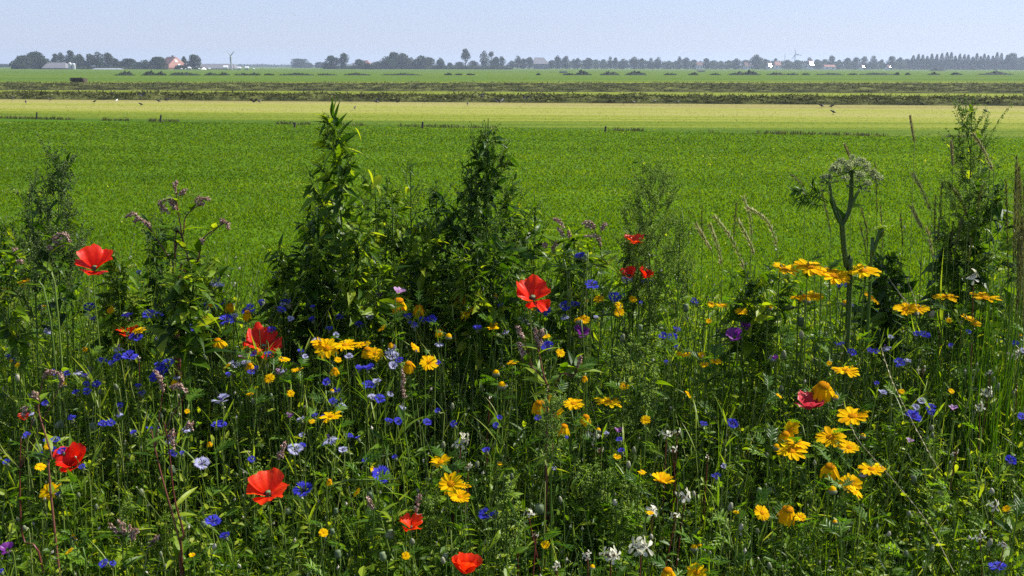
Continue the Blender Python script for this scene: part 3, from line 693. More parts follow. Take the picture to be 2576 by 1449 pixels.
# feed racks far out in the green
for k, (c, x, y, wd, h, lab) in enumerate([(2, 497, 347, 72, 25, 'small grey feed rack behind the heaps, below the wide barn'), (2, 1882, 336, 75, 25, 'small grey feed rack in the green below the first white house')]):
    g = G(X1(c, x), Y1(y)); s_ = g[1] / FPX * .2509; mb = MB(); W2 = wd * s_ / 2; H = h * s_
    for i in range(9): xx = g[0] - W2 + i * W2 / 4; mb.tubes([(xx, g[1], 0), (xx, g[1], H * .9)], .03, 4); mb.tubes([(xx, g[1] + 1.5, 0), (xx, g[1] + 1.5, H * .9)], .03, 4)
    for z in (.15, .5, .9):
        for yy in (0, 1.5): mb.tubes([(g[0] - W2, g[1] + yy, H * z), (g[0] + W2, g[1] + yy, H * z)], .04, 4)
    mb.box(g[0] - W2 * .9, g[0] + W2 * .9, g[1] + .2, g[1] + 1.3, .02, H * .35)
    o = mb.build('feed_rack', wallg, org=g); o.location = Vector(g); tag(o, lab, 'feed rack')

# ------------------------------------------------------------------ haze
HD = 0.00036
mb = MB(); mb.box(-3600, 3600, -60, 4300, -2.0, 34)
haze = mb.build('haze', plain('tmp', (1, 1, 1)))
hm = bpy.data.materials.new('haze_air'); hm.use_nodes = True
for n_ in list(hm.node_tree.nodes):
    if n_.type == 'BSDF_PRINCIPLED': hm.node_tree.nodes.remove(n_)
pv = hm.node_tree.nodes.new('ShaderNodeVolumePrincipled')
pv.inputs['Color'].default_value = (.70, .83, 1, 1); pv.inputs['Density'].default_value = HD; pv.inputs['Anisotropy'].default_value = 0.2
hm.node_tree.links.new(pv.outputs[0], [q for q in hm.node_tree.nodes if q.type == 'OUTPUT_MATERIAL'][0].inputs['Volume'])
haze.data.materials.clear(); haze.data.materials.append(hm)
tag(haze, 'thin summer haze over the fields', 'haze', kind='stuff')
#PLANTS
# ------------------------------------------------------------------ flower strip: depth and canopy
def dep(py): return 2.0 + 1.1 * (1449 - py) / 799.0
SX = [-400, 0, 180, 230, 300, 420, 540, 600, 680, 760, 830, 1000, 1280, 1340, 1450, 1560, 1700, 1760, 1850, 2000, 2150, 2230, 2300, 2400, 2480, 2560, 3000]
SY = [650, 650, 680, 715, 700, 660, 690, 755, 740, 690, 680, 690, 690, 700, 655, 660, 690, 735, 720, 735, 745, 720, 720, 700, 650, 560, 520]
YY = np.linspace(1.2, 3.2, 60)
ZC = np.array([P(1288, 1449 - (y - 2.0) / 1.1 * 799, y)[2] for y in YY])
def canopy(x, y):
    x = np.asarray(x, float); y = np.asarray(y, float)
    z = np.interp(y, YY, ZC)
    px = 1288 + FPX * x / y * 1.0
    s = np.interp(px, SX, SY)
    uu = (724.5 - s) / FPX
    cp, sp = math.cos(PITCH), math.sin(PITCH)
    zs = CAMH + y * (-sp + cp * uu) / (cp + sp * uu)
    return np.clip(np.minimum(z, zs), .1, 2)
def smooth_path(pts, n):
    pts = np.asarray(pts, float); q = np.linspace(0, 1, len(pts)); t = np.linspace(0, 1, n)
    if len(pts) == 2: return pts[0] + (pts[1] - pts[0]) * t[:, None]
    c = np.concatenate([[2 * pts[0] - pts[1]], pts, [2 * pts[-1] - pts[-2]]])
    u = t * (len(pts) - 1); k = np.minimum(u.astype(int), len(pts) - 2); f = (u - k)[:, None]
    a, b, cc, d = c[k], c[k + 1], c[k + 2], c[k + 3]
    return .5 * (2 * b + (cc - a) * f + (2 * a - 5 * b + 4 * cc - d) * f ** 2 + (3 * b - a - 3 * cc + d) * f ** 3)
def pxpath(pts, d, n): return smooth_path([P(x, y, dd) for (x, y), dd in zip(pts, np.broadcast_to(d, (len(pts),)))], n)
def frame(A):
    A = nrm(np.asarray(A, float)); ref = np.array([1.0, 0, 0]) if abs(A[0]) < .8 else np.array([0, 1.0, 0])
    X = nrm(np.cross(A, ref)); return X, np.cross(A, X), A
def stem_path(top, base, n=9, wob=.012, dirn=None):
    top = np.asarray(top, float); base = np.asarray(base, float)
    t = np.linspace(0, 1, n)[:, None]
    p = base + (top - base) * t
    if dirn is not None: p = p - nrm(np.asarray(dirn, float)) * .0 
    p[:, 0] += (np.sin(t[:, 0] * 5 + U(0, 6)) * wob) * np.sin(np.pi * t[:, 0]); p[:, 1] += np.sin(t[:, 0] * 4 + U(0, 6)) * wob * np.sin(np.pi * t[:, 0])
    return p
def lobed(mb, B, D, N, L, t=.5, m=0, pairs=4):
    """deeply cut leaves: midrib with side lobes"""
    B = np.atleast_2d(B); n = len(B); D = nrm(D); S = nrm(np.cross(D, N)); N = np.cross(S, D)
    L = np.broadcast_to(L, (n,)); tt = np.broadcast_to(t, (n,))
    mb.leaves(B, D, N, L, L * .10, .25, 3, [.5, 1, 1, .3], t=tt, m=m)
    for k in range(pairs):
        q = .25 + .65 * k / pairs
        c = B + D * (L * q)[:, None] - N * (L * .25 * q * q)[:, None]
        for s in (-1, 1):
            dd = D * .75 + S * s * .8 + N * rng.normal(0, .15, (n, 1))
            mb.leaves(c, dd, N, L * (.42 - .2 * abs(q - .5)) * U(.8, 1.1, n), L * .11, .15, 2, [.5, 1, .15], t=np.clip(tt + rng.normal(0, .06, n), 0, 1), m=m)
def head_base(c, lean=.06):
    return np.array([c[0] + U(-lean, lean), c[1] + U(-.03, lean), 0.0])

flowers = []          # (object, species phrase, px, py)
def marigold(px, py, w, mode='flat', d=None):
    d = d or dep(py) - .09; c = P(px, py, d); Rr = w * d / FPX / 2 * 1.04
    base = head_base(c); root = empty('yellow_marigold', base, None, 'flower', 'yellow marigolds in the flower strip')
    if mode == 'face': A = np.array([U(-.3, .3), -U(.6, .9), .8])
    elif mode == 'bud': A = np.array([U(-.3, .3), U(-.3, .3), 1])
    elif mode == 'side': A = np.array([U(.5, .9) * random.choice((-1, 1)), -.2, .8])
    else: A = np.array([U(-.22, .22), U(-.38, -.02), 1])
    X, Y, A = frame(A)
    if mode == 'bud':
        mb = MB().lathe(c - A * Rr * .6, A, [(0, Rr * .3), (Rr * .3, Rr * .9), (Rr * .8, Rr), (Rr * 1.15, Rr * .75)], 10, t=.5)
        mb.build('calyx', M['bud'], root, base, True)
        MB().lathe(c - A * Rr * .6, A, [(Rr * 1.1, Rr * .8), (Rr * 1.5, Rr * .65), (Rr * 1.8, Rr * .3), (Rr * 1.85, .0003)], 10, t=.5).build('petals', M['yellow'], root, base, True)
        r0 = Rr
    else:
        n = int(U(13, 18)); a = np.arange(n) / n * 2 * np.pi + rng.normal(0, .05, n)
        e = {'flat': U(.05, .30), 'droop': -U(.9, 1.25), 'face': U(0, .25), 'side': U(.0, .2), 'up': U(.5, .8)}[mode] + rng.normal(0, .10, n)
        rad = X * np.cos(a)[:, None] + Y * np.sin(a)[:, None]
        D = rad * np.cos(e)[:, None] + A * np.sin(e)[:, None]; N = -rad * np.sin(e)[:, None] + A * np.cos(e)[:, None]
        r0 = Rr * .28; k = .76 if mode != 'droop' else 1.0
        if mode == 'droop': c = c + A * Rr * .3; r0 = Rr * .36
        mb = MB()
        mb.leaves(c + rad * r0 * .8, D, N, Rr * k * U(.86, 1.08, n), Rr * U(.30, .42, n), U(.02, .25, n), 5, [.4, .75, .98, 1, .88, .42], .12, t=np.clip(rng.normal(.55, .22, n), 0, 1))
        mb.build('petals', M['yellow'], root, base)
        hd = Rr * (.24 if mode == 'droop' else .14)
        MB().lathe(c - A * .001, A, [(0, r0 * 1.12), (hd * .45, r0 * 1.02), (hd * .85, r0 * .65), (hd, .0005)], 14, t=.5).build('disc', M['disc'], root, base, True)
        MB().lathe(c - A * Rr * .24, A, [(0, .0015), (Rr * .07, r0 * .75), (Rr * .18, r0 * 1.1), (Rr * .235, r0 * 1.05)], 12, t=.55).build('calyx', M['stem'], root, base, True)
    top = c - A * Rr * .2
    p = smooth_path([base, base + (top - base) * .5 + (U(-.02, .02), 0, 0), top - A * .05 * np.array([1, 1, .6]), top], 10)
    MB().tubes(p, np.linspace(.0022, .0014, 10), 5, t=U(.45, .75)).build('stem', M['stem'], root, base, True)
    n = 9; k = U(.25, .85, n); i = (k * 9).astype(int); b_ = p[i]; a = U(0, 6.28, n)
    mb = MB(); lobed(mb, b_, np.stack([np.cos(a), np.sin(a), U(.3, 1.2, n)], 1), (0, 0, 1) + rng.normal(0, .3, (n, 3)), U(.03, .055, n), t=U(.2, .9, n))
    mb.build('leaves', M['feather'], root, base)
    look = {'flat': 'wide open yellow marigold' if w > 50 else 'small open yellow marigold', 'droop': 'yellow marigold with drooping petals', 'face': 'yellow marigold turned towards the viewer', 'bud': 'half closed yellow marigold bud',
            'side': 'yellow marigold tipped on its side', 'up': 'yellow marigold with cupped petals'}[mode]
    flowers.append((root, look, px, py))

def cornflower(px, py, w, mode='blue', d=None):
    d = d or dep(py) - .08; c = P(px, py, d); Rr = w * d / FPX / 2 * 1.08
    base = head_base(c, .08); root = empty('cornflower', base, None, 'flower', 'cornflowers in the flower strip')
    A = np.array([U(-.35, .35), U(-.7, -.05), 1]); 
    if mode == 'pale': A = np.array([U(-.4, .4), U(-.3, .1), 1])
    X, Y, A = frame(A); pet = M['blue'] if mode in ('blue', 'dark') else M['lilac']
    n = int(U(9, 13)); a = np.arange(n) / n * 2 * np.pi + rng.normal(0, .12, n)
    e = (U(.25, .65) if mode != 'pale' else -U(.2, .9)) + rng.normal(0, .15, n)
    rad = X * np.cos(a)[:, None] + Y * np.sin(a)[:, None]; D = rad * np.cos(e)[:, None] + A * np.sin(e)[:, None]; N = A * np.cos(e)[:, None] - rad * np.sin(e)[:, None]
    S = np.cross(D, N); L = Rr * U(.95, 1.12, n)
    tb = .3 if mode == 'dark' else .55  # dark heads get a deeper petal tint
    mb = MB(); mb.leaves(np.tile(c, (n, 1)), D, N, L * .6, Rr * .14, 0, 2, [.3, .6, 1], t=tb)
    q = c + D * (L * .48)[:, None]
    for k, s in enumerate((-.75, -.38, 0, .38, .75)):
        mb.leaves(q, D + S * s, N, L * U(.5, .62, n), Rr * .17, .1, 2, [.6, 1, .05], .2, t=np.clip(rng.normal(tb, .18, n), 0, 1))
    mb.build('petals', pet, root, base)
    n = 16; dd = A + rng.normal(0, .35, (n, 3))
    MB().leaves(np.tile(c, (n, 1)), dd, rng.normal(size=(n, 3)), Rr * U(.35, .6, n), Rr * .07, .1, 2, [.8, 1, .3], t=U(0, 1, n)).build('centre', M['violet'], root, base)
    hr = max(.0045, Rr * .24)
    MB().lathe(c - A * hr * 2.5, A, [(0, hr * .3), (hr * .5, hr * .85), (hr * 1.2, hr), (hr * 2.2, hr * .62), (hr * 2.6, hr * .55)], 9, t=.45).build('calyx', M['bud'], root, base, True)
    top = c - A * hr * 2.4
    p = smooth_path([base, base + (top - base) * .55 + (U(-.03, .03), 0, 0), top - A * .04, top], 9)
    MB().tubes(p, np.linspace(.0016, .0010, 9), 4, t=U(.5, .9)).build('stem', M['stem'], root, base, True)
    n = 7; i = (U(.2, .9, n) * 8).astype(int); a = U(0, 6.28, n)
    MB().leaves(p[i], np.stack([np.cos(a) * .5, np.sin(a) * .5, U(.6, 1.3, n)], 1), (0, 0, 1) + rng.normal(0, .4, (n, 3)), U(.04, .09, n), U(.003, .006, n), U(0, .4, n), 4, t=U(.3, .9, n)).build('leaves', M['blade'], root, base)
    look = {'blue': ('full' if w >= 36 else 'small') + ' bright blue cornflower', 'dark': 'deep blue cornflower', 'pale': 'faded lilac white cornflower with hanging petals', 'violet': 'lilac cornflower'}[mode]
    flowers.append((root, look, px, py))

def petal_mesh(c, X, Y, A, phi, R_, cup, spread, mat, root, base, seed, tb=.5, rag=.06, flare=.6, name='petal'):
    nu, nv = 19, 12; u = np.linspace(-1, 1, nu); v = np.linspace(0, 1, nv); Uu, Vv = np.meshgrid(u, v, indexing='ij')
    r = np.random.default_rng(seed); f1, f2, f3 = r.uniform(0, 6.28, 3)
    e = cup * (1.2 - flare * Vv) + .10 * np.sin(3 * Uu + f1)    # elevation, easing outwards
    rad = R_ * Vv * (1 - .05 * Uu ** 2 - .17 * Uu ** 4 + .035 * np.sin(6 * Uu + f1) + .02 * np.sin(17 * Uu + f3) * Vv)
    h = np.cumsum(np.sin(e) * np.gradient(rad, axis=1), axis=1); rr = np.cumsum(np.cos(e) * np.gradient(rad, axis=1), axis=1)
    hw = R_ * spread * .84 * Vv ** .65 * (1 - .16 * Vv ** 6)
    h = h + R_ * rag * Vv ** 1.5 * (np.sin(4 * Uu + f2) + .6 * np.sin(9 * Uu + 3 * Vv + f3)) + R_ * .018 * np.sin(19 * Uu + f1) * Vv + hw * .18 * Uu ** 2 * math.sin(min(1.5, abs(cup) + .3))
    rr = rr + .004 - hw * .42 * Uu ** 2 + R_ * .03 * np.sin(11 * Uu + f2) * Vv
    Rd = X * math.cos(phi) + Y * math.sin(phi); Td = -X * math.sin(phi) + Y * math.cos(phi)
    V = c + Rd[None, None] * rr[..., None] + Td[None, None] * (Uu * hw)[..., None] + A * h[..., None]
    I = np.arange(nu * nv).reshape(nu, nv)
    F = np.stack([I[:-1, :-1], I[1:, :-1], I[1:, 1:], I[:-1, 1:]], -1).reshape(-1, 4)
    t = np.clip(tb + .18 * np.sin(14 * Uu + f1) * Vv + .2 * (Vv - .5), 0, 1)
    return MB().add(V.reshape(-1, 3), F, t.ravel()).build(name, mat, root, base, True)
def poppy(px, py, w, label, cup=(.45, .75), tilt=(0, -.3, 1), mat='red', d=None, phi=0., hts=1.0, nodding=False, tb=.5, name='poppy', n=4, cat='flower', group='red poppies in the flower strip', look='red poppy', pod=True, rag=.06):
    d = d or dep(py) - .04; c0 = P(px, py, d); R_ = w * d / FPX / 2 * 1.08
    X, Y, A = frame(tilt); c = c0 - A * R_ * .35 * math.sin(sum(cup) / len(cup))
    base = head_base(c, .05); root = empty(name, base, label, cat, group)
    for k in range(n):
        inner = k % 2
        petal_mesh(c + A * .002 * inner, X, Y, A, phi + k * 2 * np.pi / n + U(-.12, .12), R_ * (1.0 if not inner else .94) / max(.6, math.cos(cup[k % len(cup)] * .55)), cup[k % len(cup)] * U(.92, 1.08), (1.05 if n == 4 else .62), M[mat], root, base, int(px * 7 + k), tb, rag)
    if pod:
        pr = R_ * .14
        MB().lathe(c, A, [(0, pr * .5), (pr * .8, pr), (pr * 1.8, pr * .95), (pr * 2.0, pr * 1.1), (pr * 2.2, pr * .4), (pr * 2.25, .0002)], 10).build('seed_pod', M['pod'], root, base, True)
        m_ = 40; a = U(0, 6.28, m_); dd = (X * np.cos(a)[:, None] + Y * np.sin(a)[:, None]) * .8 + A * U(.4, 1.4, (m_, 1))
        tips = c + nrm(dd) * (pr * U(1.4, 2.3, m_))[:, None]
        sm = MB().tubes(np.stack([np.tile(c, (m_, 1)), (c + tips) / 2, tips], 1), .0003, 3); sm.blobs(tips, .0012); sm.build('stamens', M['black'], root, base)
    else:
        pr = R_ * .15
    p = smooth_path([base, base + (c - base) * .5 + (U(-.03, .03), U(-.02, .02), 0), c - A * .05, c], 12)
    st = MB().tubes(p, np.linspace(.0022, .0015, 12), 5, t=.7)
    hk = 90; i = rng.integers(0, 11, hk); a = U(0, 6.28, hk); st.leaves(p[i] + (p[i + 1] - p[i]) * U(0, 1, (hk, 1)), np.stack([np.cos(a), np.sin(a), 0 * a], 1), (0, 0, 1), .004, .0004, 0, 1, [1, .2], t=.9)
    st.build('stem', M['stem'], root, base, True)
    if label is None: flowers.append((root, look, px, py))
    return root, px, py

poppies = [
 (poppy(238, 672, 84, 'red cupped poppy standing against the green field at far left', (1.25, .45, .12, .8), (.12, -.05, 1), d=2.75, phi=.35, tb=.5), 'the poppy at the field edge'),
 (poppy(322, 838, 50, 'small red poppy with a yellow marigold lying over it', (.3, .7), (-.1, -.1, 1), phi=.2, tb=.7), 'the small poppy under a marigold'),
 (poppy(662, 872, 88, 'ragged scarlet poppy with spread pointed petals beside the yellow marigold cluster', (1.05, .55, .15, .4), (.1, -.3, 1), phi=.5, rag=.17), 'the ragged scarlet poppy'),
 (poppy(648, 842, 34, 'small torn poppy rising just behind the ragged scarlet one', (.7, 1.0), (-.2, -.2, 1), phi=.4, tb=.8, pod=False), None),
 (poppy(188, 1166, 82, 'deep red bowl shaped poppy, open to the side, low at left', (1.3, .85, .55, .95), (-.2, -.35, 1), phi=.2, tb=.42), 'the bowl shaped poppy'),
 (poppy(674, 1240, 96, 'broad red poppy with a green seed pod standing before it', (1.1, .5, .35, .4), (.0, -.2, 1), phi=.25, tb=.72), 'the broad poppy'),
 (poppy(1036, 1325, 64, 'small orange red poppy with ragged rim low in the middle', (.7, .9, .6, 1.1), (.1, -.10, 1), phi=.1, tb=.85, rag=.12), 'the orange red poppy'),
 (poppy(1168, 1436, 80, 'closed red poppy cut by the bottom edge of the picture', (1.3, 1.15), (.25, -.25, 1), phi=.2, tb=.75, d=1.95, rag=.03), 'the poppy at the bottom edge'),
 (poppy(1340, 748, 86, 'splayed bright red poppy with its petals apart, right of the green weeds', (1.0, .55, .1, .8), (.1, -.45, 1), phi=.5, d=2.7, tb=.6, rag=.12), 'the splayed poppy'),
 (poppy(1596, 608, 48, 'pinkish red poppy high among the pale seedy weed branches', (.6, .8), (0, -.2, 1), d=2.9, tb=.85), 'the highest poppy'),
 (poppy(1582, 692, 42, 'red poppy half hidden by the pale weed, below the highest poppy', (.7, .9), (-.3, -.4, 1), d=2.9), None),
 (poppy(1624, 694, 40, 'torn red poppy at the right of the half hidden poppy behind the weed', (.8, 1.0), (.3, -.3, 1), d=2.9), None),
 (poppy(2035, 1024, 72, 'coral pink poppy under the yellow marigolds on the right side', (1.1, .5, .8, .55), (0, -.02, 1), mat='coral', phi=.4), 'the coral poppy'),
 (poppy(62, 1052, 26, 'tiny orange red poppy bud opening near the far left edge', (.8, .9), (.1, -.3, 1), tb=.8), 'the tiny poppy bud'),
]
PUR = [(1460, 840, 40, (.3, -.4, 1)), (1868, 820, 30, (.5, -.4, .8)), (1848, 846, 38, (-.3, -.6, .8)), (1945, 905, 20, (0, -.3, 1)), (20, 1382, 30, (0, -.5, 1)), (446, 818, 28, (-.4, -.4, 1)),
       (703, 777, 14, (0, 0, 1)), (955, 745, 18, (0, -.2, 1)), (730, 1047, 16, (0, 0, 1)), (1556, 1085, 18, (0, 0, 1))]
for (x, y, w_, tl) in PUR:
    poppy(x, y, w_, None, (.7, 1.0), tl, mat='purple', name='purple_flower', group='purple flowers in the strip', look='crumpled purple flower', pod=False, d=(2.8 if y == 625 else None))
MAU = [(1003, 735, 26, 2.8), (708, 940, 30, None), (617, 900, 30, None), (2398, 1028, 18, None), (2288, 1110, 16, None)]
for (x, y, w_, dd) in MAU:
    poppy(x, y, w_, None, (.9, .9), (U(-.2, .2), -.1, 1), mat='mauve', name='mauve_flower', group='pale mauve flowers in the strip', look='pale mauve trumpet flower', pod=False, n=5, d=dd, rag=.02)

F_, D_, C_, B_, S_, U_ = 'flat', 'droop', 'face', 'bud', 'side', 'up'
MG = [(1975, 678, 66, F_), (2038, 672, 78, F_), (2056, 686, 44, F_), (2100, 695, 80, F_), (2172, 682, 78, F_), (2002, 749, 28, F_), (2022, 748, 32, D_), (2048, 745, 46, F_), (2192, 748, 52, S_), (2278, 779, 60, F_), (2312, 777, 52, F_), (2378, 747, 62, F_), (2478, 749, 76, F_),
      (2437, 803, 42, F_), (2456, 814, 26, F_), (2125, 766, 18, B_), (1937, 778, 14, B_), (2128, 932, 68, F_), (2070, 978, 72, D_), (2102, 1003, 16, B_), (2145, 1047, 80, F_), (1988, 1082, 62, S_), (1975, 1096, 46, D_), (1990, 1134, 78, F_), (2008, 1116, 60, F_), (2090, 1100, 78, F_), (2136, 1126, 52, F_),
      (2088, 1180, 60, D_), (2193, 1180, 68, F_), (2140, 1216, 56, C_), (2152, 1238, 44, S_), (1980, 1290, 72, D_), (2012, 1300, 34, F_), (1917, 1290, 44, C_), (1665, 1210, 62, U_), (1530, 1010, 70, F_), (1443, 1015, 54, F_), (1358, 1020, 56, D_), (1376, 1008, 40, S_), (1402, 1046, 46, S_), (1418, 1078, 46, D_), (1473, 1053, 42, D_),
      (1108, 1162, 56, F_), (1134, 1218, 66, C_), (1170, 1222, 34, F_), (1157, 1250, 50, F_), (1003, 766, 64, D_), (1054, 779, 46, D_), (1158, 752, 58, D_), (1188, 754, 32, F_), (1176, 787, 46, S_), (1103, 835, 30, D_), (806, 862, 50, F_), (822, 876, 60, C_), (868, 868, 54, F_), (912, 866, 42, F_), (924, 884, 46, D_), (944, 890, 40, C_),
      (1044, 874, 30, S_), (1028, 920, 46, D_), (1079, 912, 46, C_), (842, 932, 30, D_), (578, 772, 34, D_), (510, 800, 42, D_), (622, 791, 38, D_), (466, 820, 32, D_), (548, 862, 46, D_), (350, 832, 36, F_), (629, 921, 32, D_), (677, 951, 28, C_), (748, 930, 30, F_), (714, 905, 34, F_), (60, 709, 32, C_), (6, 733, 30, C_), (26, 738, 16, F_), (150, 765, 12, B_), (112, 770, 13, F_),
      (122, 1235, 50, C_), (143, 1226, 30, S_), (102, 1174, 28, F_), (122, 1122, 22, C_), (832, 1048, 56, F_), (784, 1060, 18, F_), (731, 990, 20, C_), (834, 987, 14, B_), (898, 1238, 28, S_), (1021, 1398, 22, C_), (1507, 751, 30, F_), (1556, 768, 24, C_), (1592, 752, 20, C_), (1558, 786, 26, C_), (1470, 804, 28, C_), (1452, 808, 16, C_), (1240, 825, 30, F_), (1246, 750, 14, B_), (1865, 785, 34, F_),
      (1815, 768, 34, F_), (1790, 766, 20, C_), (1800, 910, 30, F_), (1726, 892, 28, F_), (1708, 890, 14, C_), (1765, 893, 18, C_), (1410, 888, 24, C_), (1374, 846, 20, F_), (1570, 970, 24, C_), (1290, 912, 30, F_), (1624, 1056, 26, C_), (1552, 1150, 22, F_), (1680, 1442, 60, D_), (1752, 1440, 54, C_), (2101, 1316, 14, B_), (2170, 1100, 16, B_), (1952, 1127, 18, B_), (44, 918, 14, C_), (28, 907, 10, C_),
      (2268, 985, 16, C_), (2086, 914, 14, C_), (2568, 848, 10, B_), (1635, 1290, 22, F_), (1490, 1430, 16, B_), (1852, 1288, 16, F_), (2030, 760, 20, B_), (184, 1352, 12, B_), (190, 1358, 10, B_), (1505, 1205 - 120, 14, B_), (850, 905, 18, C_), (1128, 850, 18, B_)]
for k in range(40):
    MG.append((U(600, 2560) if k > 10 else U(0, 600), U(745, 1000) if k % 3 else U(1000, 1420), U(13, 26), (C_, F_, B_, D_, S_)[k % 5]))
for x, y, w_, m_ in MG:
    w_ *= 1.05
    marigold(x, y, w_, m_, d=(2.72 if y < 700 else None))
for (px, py, w_) in ((578, 772, 34), ):
    pass
bl, pa, dk, vi = 'blue', 'pale', 'dark', 'violet'
CF = [(548, 707, 40, pa, 2.85), (490, 775, 34, bl), (514, 773, 28, bl), (552, 772, 28, bl), (626, 781, 36, bl), (376, 793, 34, bl), (400, 792, 24, bl), (322, 798, 32, dk), (570, 808, 38, bl), (488, 828, 30, bl), (342, 851, 32, bl), (298, 872, 30, pa), (326, 900, 40, bl), (298, 903, 30, bl), (257, 909, 24, bl), (280, 915, 18, dk), (424, 917, 34, bl), (398, 920, 22, bl), (405, 945, 46, bl),
      (384, 953, 22, bl), (217, 968, 20, bl), (243, 968, 22, bl), (45, 803, 28, bl), (226, 774, 30, dk), (123, 828, 26, pa), (350, 686, 14, bl), (440, 748, 24, dk), (195, 935, 26, pa), (20, 897, 14, bl), (34, 907, 16, bl), (590, 918, 28, vi), (618, 915, 26, vi), (300, 1036, 28, pa), (557, 1010, 44, vi), (258, 1068, 22, bl), (280, 1066, 22, bl), (181, 1053, 22, bl), (120, 1109, 22, bl), (138, 1109, 26, bl), (135, 1132, 18, bl), (158, 1138, 28, bl),
      (102, 1142, 14, bl), (62, 1092, 22, pa), (543, 1073, 26, bl), (558, 1068, 26, bl), (508, 1168, 40, vi), (375, 1079, 18, bl), (394, 1079, 16, bl), (426, 1102, 36, pa), (440, 1144, 16, bl), (458, 1140, 14, bl), (765, 1237, 54, bl), (957, 1199, 52, bl), (1224, 1298, 42, bl), (1244, 1295, 24, bl), (536, 1313, 40, bl), (567, 1350, 28, dk), (262, 1418, 26, bl), (283, 1418, 18, bl), (146, 1243, 16, bl), (2, 1436, 16, bl),
      (742, 1132, 40, vi), (760, 1122, 20, bl), (828, 1102, 48, pa), (858, 1010, 36, pa), (837, 1014, 26, bl), (903, 930, 26, bl), (925, 930, 28, bl), (928, 969, 34, bl), (948, 962, 24, vi), (955, 1005, 28, bl), (936, 1002, 24, vi), (984, 898, 38, vi), (988, 922, 26, vi), (978, 1060, 22, bl), (1002, 1060, 22, bl), (1066, 806, 26, bl), (1086, 806, 28, bl), (1027, 800, 26, bl), (1040, 815, 26, bl), (797, 862, 26, vi),
      (787, 775, 16, bl), (828, 829, 20, bl), (683, 831, 24, bl), (714, 760, 20, dk), (726, 758, 16, dk), (658, 762, 18, dk), (878, 898, 22, vi), (791, 1046, 18, bl), (815, 1050, 16, bl), (1460, 647, 30, bl, 2.9), (1488, 718, 34, bl, 2.8), (1545, 751, 34, bl), (1562, 744, 20, bl), (1422, 770, 28, bl), (1446, 768, 26, bl), (1368, 783, 36, dk), (1577, 708, 30, vi), (1628, 713, 28, bl), (1648, 708, 16, bl), (1378, 874, 34, bl),
      (1668, 847, 24, bl), (1692, 849, 24, bl), (1701, 872, 12, bl), (1676, 910, 12, bl), (1745, 758, 18, bl), (1753, 764, 12, bl), (1612, 762, 12, bl), (1498, 800, 16, vi), (2236, 717, 14, bl), (2105, 868, 16, bl), (2117, 867, 16, bl), (2142, 888, 24, bl), (2190, 882, 18, dk), (2204, 884, 16, dk), (2240, 850, 16, vi), (2308, 842, 22, bl), (2326, 844, 28, bl), (2262, 913, 28, bl), (2282, 911, 20, vi), (2218, 991, 26, vi),
      (2295, 1052, 44, bl), (2342, 1026, 24, bl), (2318, 1010, 22, vi), (2572, 1052, 30, bl), (2540, 1163, 34, bl), (2510, 1430, 46, bl), (2134, 718, 20, dk), (2112, 718, 18, dk), (2228, 872, 26, pa), (2138, 768, 20, vi), (1842, 1066, 28, dk), (1420, 795, 22, pa), (1425, 1200 - 100, 10, bl), (2392, 870, 14, bl), (2205, 965, 14, bl), (1012, 1020, 26, pa), (760, 1095, 16, vi), (470, 1075, 26, pa)]
for k in range(85):
    x, y = (U(0, 1150), U(765, 1180)) if k < 62 else (U(1150, 2576), U(760, 1200))
    CF.append((x, y, U(15, 25), ('blue', 'blue', 'dark', 'blue', 'pale', 'violet')[k % 6]))
for r_ in CF:
    cornflower(r_[0], r_[1], r_[2], r_[3], r_[4] if len(r_) > 4 else None)

# cream rocket flowers: loose clusters of narrow four petalled flowers on one reddish stem
def rocket(px, py, w, nf, d=None):
    d = d or dep(py); c = P(px, py, d); W = w * d / FPX
    base = head_base(c, .08); root = empty('rocket_plant', base, None, 'flower', 'cream white rocket flowers')
    top = c + (0, 0, -W * .25)
    p = smooth_path([base, base + (top - base) * .5 + (U(-.03, .03), 0, 0), top], 9)
    st = MB().tubes(p, np.linspace(.0022, .0014, 9), 4, t=U(.2, .7))
    for k in range(nf):
        a = k * 2.4 + U(-.3, .3); rr = W * .36 * (0.2 + .8 * ((k + 1) / nf)) if nf > 1 else 0
        q = c + np.array([math.cos(a) * rr, math.sin(a) * rr * .7, U(-.3, .3) * W * .5 + (0 if k else W * .15)])
        st.tubes([top, (top + q) / 2 + (0, 0, .003), q - (0, 0, .004)], [.0010, .0009, .0014], 3, t=.5)
        A = nrm(np.array([math.cos(a) * .9, math.sin(a) * .6 - .5, U(.0, .9)])); X, Y, A = frame(A)
        s_ = min(.017, W * .3) if nf > 1 else W * .5
        ph = np.arange(4) * np.pi / 2 + U(0, 1.5) + rng.normal(0, .15, 4); rad = X * np.cos(ph)[:, None] + Y * np.sin(ph)[:, None]
        MB().leaves(np.tile(q, (4, 1)), rad + A * U(-.4, .3, (4, 1)), np.tile(A, (4, 1)), s_ * U(.9, 1.15, 4), s_ * .52, U(.0, .4, 4), 4, [.12, .3, .8, 1, .7], .12, t=U(.2, 1, 4)).build('blossom', M['white'], root, base)
    n = 5; dd = rng.normal(0, .5, (n, 3)) + (0, 0, 1); st.leaves(np.tile(c + (0, 0, -W * .1), (n, 1)), dd, rng.normal(size=(n, 3)), .010, .003, 0, 2, t=.8)
    st.build('stem', M['redstem'], root, base, True)
    n = 6; i = (U(.2, .8, n) * 8).astype(int); a = U(0, 6.28, n); mb = MB(); lobed(mb, p[i], np.stack([np.cos(a), np.sin(a), U(.2, 1, n)], 1), (0, 0, 1) + rng.normal(0, .2, (n, 3)), U(.04, .07, n), t=U(.2, .8, n), pairs=3)
    mb.build('leaves', M['leaf'], root, base)
    flowers.append((root, 'cluster of cream rocket blossoms' if nf > 2 else 'single cream rocket blossom', px, py))
